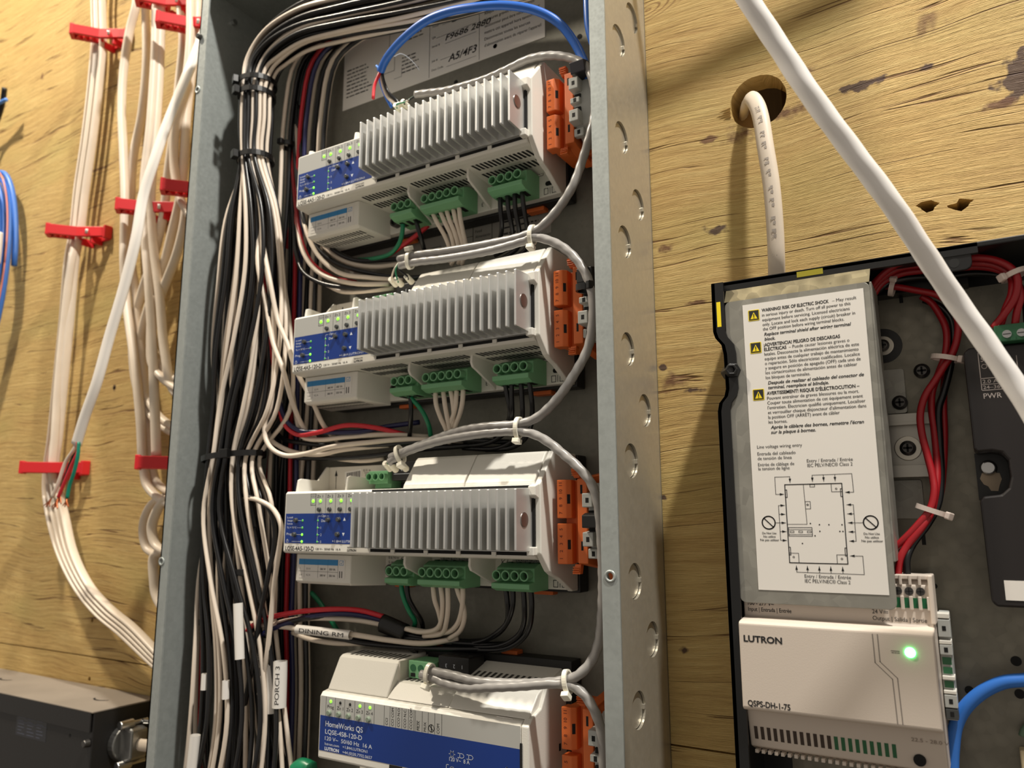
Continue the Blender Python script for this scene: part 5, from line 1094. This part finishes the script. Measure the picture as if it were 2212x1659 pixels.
for row, z in zip(L1, ZS):
    x = -91.6; bd = bds[0] if z > 92 else bds[1] if z > 66 else bds[2]
    if row[0] == 'b':
        bd.text(row[1], x, z-.9, E_, 1.78, w=row[2]*.98, bold=.022)
        if len(row) > 3: tx_.text(row[3], x+row[2]+.9, z-.9, E_, 1.75, w=row[4]-row[2]-.9)
    elif row[0] == 'i': bd.text(row[1], x+(.5 if z > 80 else .9), z-.9, E_, 1.72, w=row[2]*.98, bold=.02, shear=.22)
    else: tx_.text(row[1], x, z-.9, E_, 1.72, w=row[2]*.98, bold=.003)
for i, (s_, z, w_) in enumerate([('Line voltage wiring entry', 36.2, 22.4), ('Entrada del cableado', 32.6, 19.0), ('de tensión de línea', 30.2, 17.0), ('Entrée de câblage de', 27.0, 18.0), ('la tension de ligne', 24.9, 15.6)]): tx_.text(s_, -98.2, z, E_, 1.75, w=w_)
tx_.text('Entry / Entrada / Entrée', -74.0, 28.0, E_, 1.75, w=21.4).text('IEC PELV/NEC® Class 2', -73.9, 25.7, E_, 1.75, w=21.0)
tx_.text('Entry / Entrada / Entrée', -78.8, -28.6, E_, 1.75, w=21.2).text('IEC PELV/NEC® Class 2', -78.8, -30.9, E_, 1.75, w=20.8)
for k_, x in enumerate((-94.6, -46.9)):
    for s_, z, w_ in (('Do Not Use', -7.6, 7.0), ('No utilice', -9.3, 6.0), ('Ne pas utiliser', -11.0, 9.4)): tx_.text(s_, x, z, E_, 1.15, w=w_, align='CENTER', bold=.008)
    sym[k_].circ(x, -1.8, E_, 3.2, .55, 28).line([(x-2.2, .4), (x+2.2, -4.0)], E_, .55)
def arrow(x, z, dx, dz, l=3.0):
    tx_.line([(x-dx*l, z-dz*l), (x, z)], E_, .22); tx_.add([(x, E_, z), (x-dx*2-dz*.6, E_, z-dz*2+dx*.6), (x-dx*2+dz*.6, E_, z-dz*2-dx*.6)], [(0,1,2)])
tx_.frame(-85.5, -58.5, -21.5, 17.2, E_, .42)
tx_.line([(-76.5, 17), (-76, -2.6), (-85.3, -2.6)], E_, .2).frame(-85, -73.8, -8.4, -4.2, E_, .25).line([(-85, -5.2), (-73.8, -5.2)], E_, .2).line([(-85, -7.6), (-73.8, -7.6)], E_, .2)
for x in (-83.4, -79.3, -75.2): tx_.frame(x-.9, x+.9, -6.7, -5.9, E_, .2)
tx_.frame(-76.2, -73.8, 5, 8.6, E_, .22).circ(-75.1, 7, E_, .4, .25, 8).frame(-73.4, -71.2, 15.8, 17, E_, .22)
tx_.line([(-63.4, 17), (-63.4, 13.2), (-58.7, 13.2)], E_, .22).circ(-61.2, 14.6, E_, .4, .2, 8)
tx_.line([(-85.4, -16.8), (-81, -16.8), (-81, -21.4)], E_, .22).line([(-63.2, -21.4), (-63.2, -17.2), (-58.6, -17.2)], E_, .22).circ(-83.4, -18.7, E_, .4, .2, 8).circ(-61, -19.1, E_, .4, .2, 8)
for x, z in ((-74.4, -2.2), (-70.2, -2.8), (-65.8, -2.8), (-59.8, -2.8), (-70.2, -6), (-61, -6), (-59.6, -6), (-72.6, -8.2), (-78.8, -12)): tx_.disc(x, z, E_, .35, 8)
for x in (-58.9, -85.1):
    for z in (13, -15.5): tx_.frame(x-.4, x+.4, z-2.2, z+1.6, E_, .3)
arrow(-82.8, 18.2, 0, -1); arrow(-86.2, 12.4, 1, 0); tx_.line([(-82.8, 21.2), (-90.2, 21.2), (-90.2, 12.4), (-89, 12.4)], E_, .22)
for x in (-72.0, -66.7, -61.4): arrow(x, 18.4, 0, -1)
tx_.line([(-72, 21.6), (-53.6, 21.8), (-53.4, 12.8), (-54.6, 12.8)], E_, .22); arrow(-57.2, 12.8, -1, 0)
for z in (6.8, 2.4, -1.9, -6.2, -10.6): arrow(-86.2, z, 1, 0); arrow(-57.0, z, -1, 0)
tx_.line([(-89.2, 6.8), (-89.2, -10.6)], E_, .22).line([(-54, 6.8), (-54, -10.6)], E_, .22).line([(-91.2, -1.9), (-89, -1.9)], E_, .22).line([(-54, -1.9), (-50.4, -1.9)], E_, .22)
for x in (-82.4, -77.2, -71.7, -66.4, -61): arrow(x, -22.9, 0, 1)
tx_.line([(-82.4, -26), (-51.6, -26.2), (-51.6, -17.6), (-54, -17.6)], E_, .22); arrow(-57.2, -17.6, -1, 0)
tx_.build('print', m_ink, lab, loc=O); [m_.build('bold_print', m_ink, lab, loc=O) for m_ in bds]; [m_.build('prohibition_sign', m_ink, lab, loc=O) for m_ in sym]
for z in (104.6, 86.8, 61.5):
    o = MB().plate(rrect(-98.8, -92.9, z, z+6.0, .5), 50.3, 50.36).build('hazard_symbol', m_yellow, lab, loc=O)
    q = MB().frame(-98.3, -93.4, z+.5, z+5.5, 50.42, .25); q.add([(-98.1, 50.4, z+.7), (-93.6, 50.4, z+.7), (-93.6, 50.4, z+5.3), (-98.1, 50.4, z+5.3)], [(0,1,2,3)]); q.build('black_field', m_ink, o, loc=O)
    q = MB().add([(-97.7, 50.46, z+1.0), (-94, 50.46, z+1.0), (-95.85, 50.46, z+4.7)], [(0,1,2)]); q.build('triangle', m_yellow, o, loc=O)
    q = MB().rect(-96.1, -95.6, z+2.0, z+3.7, 50.5).rect(-96.1, -95.6, z+1.3, z+1.7, 50.5); q.build('exclamation_mark', m_ink, o, loc=O)

# power supply module
ps = thing('power_supply_module', (-67, 13, -113), 'cream power supply module with a bright green light below the shield', 'power supply'); O = ORG[ps.name]
m_psu = mat('psu_plastic', (208, 196, 184), .45, bump=.05, bscale=1400)
hb = MB().prism([(13, -27), (40, -27), (44, -31), (44, -49), (55, -50.6), (56, -51.6), (56, -91.6), (55, -92.8), (49, -93.6), (44.5, -112), (40, -114), (13, -114)], -111.2, -24.2)
hb.build('housing', m_psu, ps, bevel=.7, loc=O)
# top terminal comb over the green board
MB().box(-39.4, -23.6, 30, 44.2, -28.2, -26.2).build('terminal_rim', m_psu, ps, bevel=.4, loc=O)
MB().box(-25.4, -23.4, 30, 46, -48, -26).build('side_wall', m_psu, ps, bevel=.5, loc=O)
MB().box(-40.5, -25.5, 43.8, 44.4, -41.2, -36.6).build('green_window', mat('green_board', (8, 92, 52), .4), ps, loc=O)
for i in range(5): MB().box(-41.2+i*3.7, -39.6+i*3.7, 43.9, 45.6, -42, -35.8).build('comb_rib', m_psu, ps, bevel=.3, loc=O)
for i in range(4): MB().box(-41.5+i*4.0, -40.2+i*4.0, 43.6, 45, -30.8, -26.2).build('comb_tooth', m_psu, ps, bevel=.3, loc=O)
for i, x in enumerate((-38.4, -33.6, -28.8)):
    s = MB().cyl((x, 43.8, -33.6), (x, 44.5, -33.6), 1.9, n=18).build('terminal_screw', m_screwd, ps, loc=O); MB().box(x-1.4, x+1.4, 44.5, 44.65, -33.8, -33.4).box(x-.2, x+.2, 44.5, 44.65, -35, -32.2).build('cross_recess', m_dark, s, loc=O)
q = MB()
q.text('100 - 277 V~', -108.9, -43.6, 44.15, 1.9, w=13, bold=.01).text('Input | Entrada | Entrée', -108.9, -46.6, 44.15, 2.0, w=21.4, bold=.01).text('24 V', -50.2, -44.6, 44.15, 2.0, w=4.6).line([(-45.2, -43.4), (-43.4, -43.4)], 44.15, .25).line([(-45.2, -44.1), (-43.4, -44.1)], 44.15, .25)
q.text('Output | Salida | Sortie', -50.2, -47.6, 44.15, 2.0, w=23)
q.text('LUTRON', -108.9, -60.2, 56.12, 3.1, w=18.6, bold=.03).text('QSPS-DH-1-75', -108.5, -90.6, 56.12, 2.8, w=20.2, bold=.02)
q.line([(-42.2, -59.4), (-38.8, -59.4)], 56.12, .25)
for i in range(3): q.line([(-42+i*1.2, -60.2), (-41.2+i*1.2, -60.2)], 56.12, .25)
for i, s_ in enumerate('+––'): q.text(s_, -38.6+i*4.8, -30.6, 44.3, 1.6, align='CENTER')
q.build('print', m_ink, ps, loc=O)
q = MB().line([(-49.5, -52.6), (-49.3, -65.2), (-42.6, -71.8), (-42.0, -91)], 56.1, .32).line([(-47.4, -52.6), (-47.2, -64.6), (-40.5, -71.2), (-39.9, -91)], 56.1, .32); q.build('outline_print', mat('grey_print', (120, 112, 106), .6), ps, loc=O)
q = MB().text('22.5 - 28.0 V', -37.8, -99.4, 47.9, 1.7, w=15); q.v = [(a, b+.12+(c+99)*.24, c) for a, b, c in q.v]; q.build('faint_print', mat('faint_ink', (138, 124, 114), .6), ps, loc=O)
o = MB().sphere((-34.4, 56, -59.6), 2.25, (1, .45, 1), 10).build('power_light', m_ledbright, ps, smooth=True, loc=O)
m_psd = mat('board_shade', (64, 52, 44), .7)
for i in range(21):
    x = -108.6+i*3.12; MB().add([(x, 47.05, -102), (x+1.7, 47.05, -102), (x+1.7, 45.5, -108.3), (x, 45.5, -108.3)], [(0,1,2,3)]).build('vent_slot', m_psd if i < 12 else m_greend, ps, loc=O)
MB().cyl((-35.2, 44, -107.6), (-35.2, 46.6, -107.6), 2.6, n=20).build('adjuster', m_dark, ps, loc=O)
q = MB()
for i in range(26): q.box(-109+i*3.12, -107.4+i*3.12, 40, 45.2, -115, -113.4)
q.build('lower_comb', m_psu, ps, loc=O)
q = thing('side_terminal', (-22, 10, -94), 'grey rail terminal clipped to the right side of the power supply', 'terminal block'); Oq = ORG[q.name]
MB().prism([(8, -45), (27, -45), (30, -60), (30, -80), (27, -93), (8, -93)], -24, -19.2).build('body', m_grey, q, bevel=.5, loc=Oq)
for z0, z1, mm in ((-46.5, -44.2, m_white), (-55, -47, m_grey), (-58.2, -56.4, m_white), (-63, -58.4, m_grey), (-74.2, -72.4, m_white), (-80.4, -78.8, m_white), (-86.5, -80.8, m_grey), (-91.5, -87, m_btn)):
    o = MB().prism([(24, z0), (32, z0), (32, z1), (24, z1)], -23.8, -18.6).build('clamp_step', mm, q, bevel=.3, loc=Oq)
    if z1-z0 > 3: MB().rect(-22, -20.4, (z0+z1)/2-1.1, (z0+z1)/2+1.1, 32.1).build('screw_hole', m_dark, o, loc=Oq)
for z0, z1 in ((-67.5, -64.2), (-71.6, -68.6), (-77.8, -74.8)): MB().rect(-23.2, -19.4, z0, z1, 30.6).build('green_window', m_greend, q, loc=Oq)

# processor module
pr = thing('processor_module', (40, 6, -40), 'black processor module with white PWR lettering inside the black box', 'control module'); O = ORG[pr.name]
out = [(-1.5, 79.5), (0.8, 82), (90, 82), (90, -40.2), (1.2, -40.2), (-.8, -38), (-1.1, 8), (.4, 10.2), (7.8, 11), (11, 14), (12.4, 19), (12.2, 27), (10, 30.5), (6, 31.6), (-.2, 31.2), (-1.4, 33)]
MB().plate(out, 8, 30).build('case', mat('satin_black', (30, 26, 26), .42), pr, bevel=1.0, loc=O)
MB().box(-1.5, 13, 6, 9, 9, 32).build('mounting_ear', m_case, pr, loc=O)
MB().plate([(-.2, 19.4), (1.2, 16.6), (3, 15.6), (4, 13.4), (7, 13.2), (7.8, 16), (9, 19), (8.4, 22), (1, 22.4)], 9, 9.4).build('keyhole', mat('raw_ply', (176, 160, 138), .7), pr, loc=O)
MB().cyl((3.9, 9, 24.6), (3.9, 13, 24.6), 4.0, 3.2, n=20).build('mount_screw', m_screw, pr, bevel=.6, loc=O)
q = MB()
q.line([(4.6, 79), (4.6, 60.6), (16, 60.6)], 30.1, .3).line([(4.6, 66.4), (16, 66.4)], 30.1, .3).line([(4.6, 63.4), (16, 63.4)], 30.1, .25).text('2.0 A/15 A', 5.2, 64.0, 30.1, 1.8, w=13).text('24–36 V', 5.2, 61.2, 30.1, 1.7, w=9.5).text('PWR', 5.0, 56.6, 30.1, 2.6, w=7.4)
q.text('5.', 5.4, 74.6, 30.1, 2.4).circ(6.6, 72.2, 30.1, 1.1, .3, 10).line([(20, 76), (20, 70)], 30.1, .3).text('2', 24.5, 75.5, 30.1, 2.2)
q.build('print', mat('pale_ink', (170, 160, 156), .6), pr, loc=O)
MB().box(4.9, 17, 30, 30.3, -37, -28.2).build('blank_code_sticker', m_paper, pr, loc=O)
gc = MB().box(12, 62, 20, 36, 82.2, 90.5).build('green_connector', m_greend, pr, bevel=.5, loc=O)
for x in (17, 22.8, 28.6, 34.4): MB().cyl((x, 36, 85.6), (x, 36.9, 85.6), 1.9, n=16).build('slot_screw', m_screw, gc, loc=O); MB().box(x-1.6, x+1.6, 36.85, 37, 85.4, 85.8).build('screw_slot', m_dark, gc, loc=O)
bl = W(1975, 640, 8)
MB().box(-40, 4, 5.5, 16, 118, 126).build('wire_tray', m_case, pp, loc=ORG[pp.name])

# red and black supply wires
RD = 'supply wires in the black box'
def sup(c, pts, lab): wire(pts, 1.75, COL[c][0], 'supply_wire', lab, None, step=7)
sup('d', [(1870,640,30),(1893,606,34),(1932,574,36),(1968,563,36),(2040,560,36),(2103,556,36),(2150,562,36),(2185,580,36),(2198,604,36),(2192,642,36),(2168,680,36),(2146,708,34)], 'dark red wire arching along the top of the black box to the green connector')
sup('d', [(1872,648,28),(1900,606,30),(1940,581,30),(1980,574,30),(2050,572,30),(2108,568,32),(2150,574,32),(2180,592,32),(2186,630,34),(2172,668,34),(2160,706,32)], 'dark red wire under the first one at the box top')
sup('d', [(1876,655,26),(1905,612,26),(1945,592,26),(1990,585,26),(2060,580,26),(2115,576,28),(2160,584,30),(2192,604,32),(2204,640,34),(2196,676,34),(2192,706,32)], 'dark red wire reaching the third screw of the green connector')
sup('k', [(1880,640,24),(1920,612,24),(1970,600,22),(2040,598,18),(2110,590,18),(2180,600,22),(2212,640,30),(2220,700,30)], 'black wire behind the red ones at the box top')
sup('d', [(1905,618,22),(1938,620,22),(1977,627,22),(2023,637,22),(2051,655,22),(2068,688,22),(2069,722,22),(2058,762,21),(2040,790,21),(2021,820,21),(1998,856,22),(1988,895,22),(1991,934,23),(2004,986,24),(2015,1031,26),(2018,1061,28),(2009,1100,30),(1980,1137,32),(1946,1172,33),(1915,1200,32)], 'red wire bowed leftmost in the vertical pair through the tie')
sup('d', [(1990,640,16),(2010,652,16),(2030,680,16),(2043,709,17),(2045,743,18),(2040,773,18),(2028,805,17),(2014,845,16),(2012,880,16),(2018,930,16),(2023,985,18),(2024,1035,22),(2018,1080,26),(2010,1110,29),(1990,1141,32),(1960,1178,34),(1944,1209,36),(1939,1250,36)], 'red wire running to the plus terminal of the power supply')
sup('k', [(1995,648,14),(2030,662,14),(2055,690,15),(2060,740,16),(2051,800,16),(2038,850,16),(2028,882,16),(2030,956,16),(2033,1031,18),(2026,1090,22),(2004,1133,26),(1972,1176,31),(1959,1208,35),(1960,1250,36)], 'black wire running to the minus terminal of the power supply')
sup('d', [(2042,800,13),(2038,865,13),(2040,941,13),(2037,1016,14),(2030,1070,17),(2012,1110,24)], 'red wire showing behind the black vertical one')
sup('d', [(1950,1182,30),(1935,1196,30),(1915,1222,30)], 'short red wire end slipping behind the shield')
Ct = 'clear ties on the supply wires'
tie(2014, 1103, 27, wdir((2021,1080,27),(2006,1125,27)), 6.4, 5.2, m_tiec, 'clear cable tie just above the power supply terminals', Ct, 2.4, (2.4, 3.6, 3.8), .5)
tie(2042, 774, 20, wdir((2046,755,20),(2038,795,20)), 5.6, 4.4, m_tiec, 'clear cable tie beside the processor module corner', Ct, 2.4, (2.4, 3.6, 3.8), .4)
tie(2190, 594, 33, wdir((2180,580,33),(2198,610,33)), 5.0, 5.0, m_tiec, 'clear cable tie at the bend above the green connector', Ct, 2.4, (2.4, 3.6, 3.8), 2.4)
tie(1928, 621, 22, wdir((1915,618,22),(1945,622,22)), 3.6, 3.6, m_tiec, 'clear cable tie next to the shield edge', Ct, 2.4, (2.4, 3.6, 3.8), .9)

# big white cable in front, hole cable, blue arc
wire([(1380,-420,160),(1540,-130,160),(1617,0,150),(1684,103,142),(1748,200,136),(1840,325,126),(1927,441,116),(2006,560,102),(2066,650,92),(2137,750,86),(2204,850,82),(2270,960,80),(2340,1100,80),(2420,1300,70),(2480,1600,60)], 4.5, m_wjack, 'white_cable', 'thick white round cable crossing in front of the black box', None, 'cable', n=18, step=10, twist=(.02, 40))
wire([(-190,20,470),(-150,40,420),(-107,43,404),(-60,43,414),(9,43,430),(90,42,452),(220,30,500)], 4.2, m_romex, 'shadow_cable', 'unseen white cable added above the drilled hole to cast the diagonal shadow', None, 'cable', n=14, pix=False)  # out-of-view cable, added so its diagonal shadow falls across the plywood
o = romex([(1606,262,-30),(1608,240,-14),(1613,222,0),(1622,212,9),(1634,226,14),(1643,253,17),(1654,321,20),(1667,405,21),(1675,506,20),(1677,560,18),(1678,610,12)], 'flat white cable coming out of the drilled hole in the plywood', None, w=4.9, t=2.9, edge=False, name='hole_cable')
hp = catmull([W(*p) for p in [(1634,226,14),(1643,253,17),(1654,321,20),(1667,405,21),(1675,506,20),(1677,560,18)]], 30); q = MB(); L_ = 0; rr = random.Random(8)
for a_, b_ in zip(hp, hp[1:]):              # faint marking printed along the jacket
    L_ += (b_-a_).length; ph_ = int(L_/2.6)
    if ph_ % 7 in (2, 3, 5, 6) and (L_ % 2.6) < 1.9:
        tn = (b_-a_).normalized(); ou = Vector((0, 1, 0)); ou = (ou-tn*ou.dot(tn)).normalized(); sd2 = tn.cross(ou); w0, w1 = (-1.3, 1.2) if (int(L_*1.7) % 2) else (-.2, 1.2)
        q.add([a_+ou*3.0+sd2*w0, b_+ou*3.0+sd2*w0, b_+ou*3.0+sd2*w1, a_+ou*3.0+sd2*w1], [(0,1,2,3)])
ORG[o.name] = W(1678, 610, 12); q.build('jacket_print', mat('jacket_ink', (168, 158, 148), .6), o)
wire([(2520,1560,20),(2420,1500,20),(2330,1474,20),(2260,1466,20),(2212,1469,20),(2167,1474,20),(2122,1495,20),(2084,1530,20),(2065,1567,20),(2057,1624,20),(2056,1690,20),(2056,1760,20)], 3.1, mat('data_blue', (52, 118, 208), .4), 'blue_data_cable', 'blue data cable curving beside the power supply', None, 'cable', n=14, step=10)
cw = thing('cream_connector', W(2212, 1656, 10), 'cream plug at the lower edge of the galvanised pan', 'connector'); a = W(2202, 1618, 12)
MB().box(a[0], a[0]+14, 6, 14, a[2]-16, a[2]).build('shell', mat('cream_shell', (206, 188, 150), .5), cw, bevel=.8, loc=ORG[cw.name])
MB().box(a[0]+3, a[0]+12, 14, 14.3, a[2]-14, a[2]-4).build('socket', m_dark, cw, loc=ORG[cw.name])
wire([(2208,1590,9),(2212,1578,9),(2230,1560,9)], 1.6, mat('pale_green', (96, 120, 96), .5), 'green_tab', 'pale green tab above the cream connector', None, 'tab')
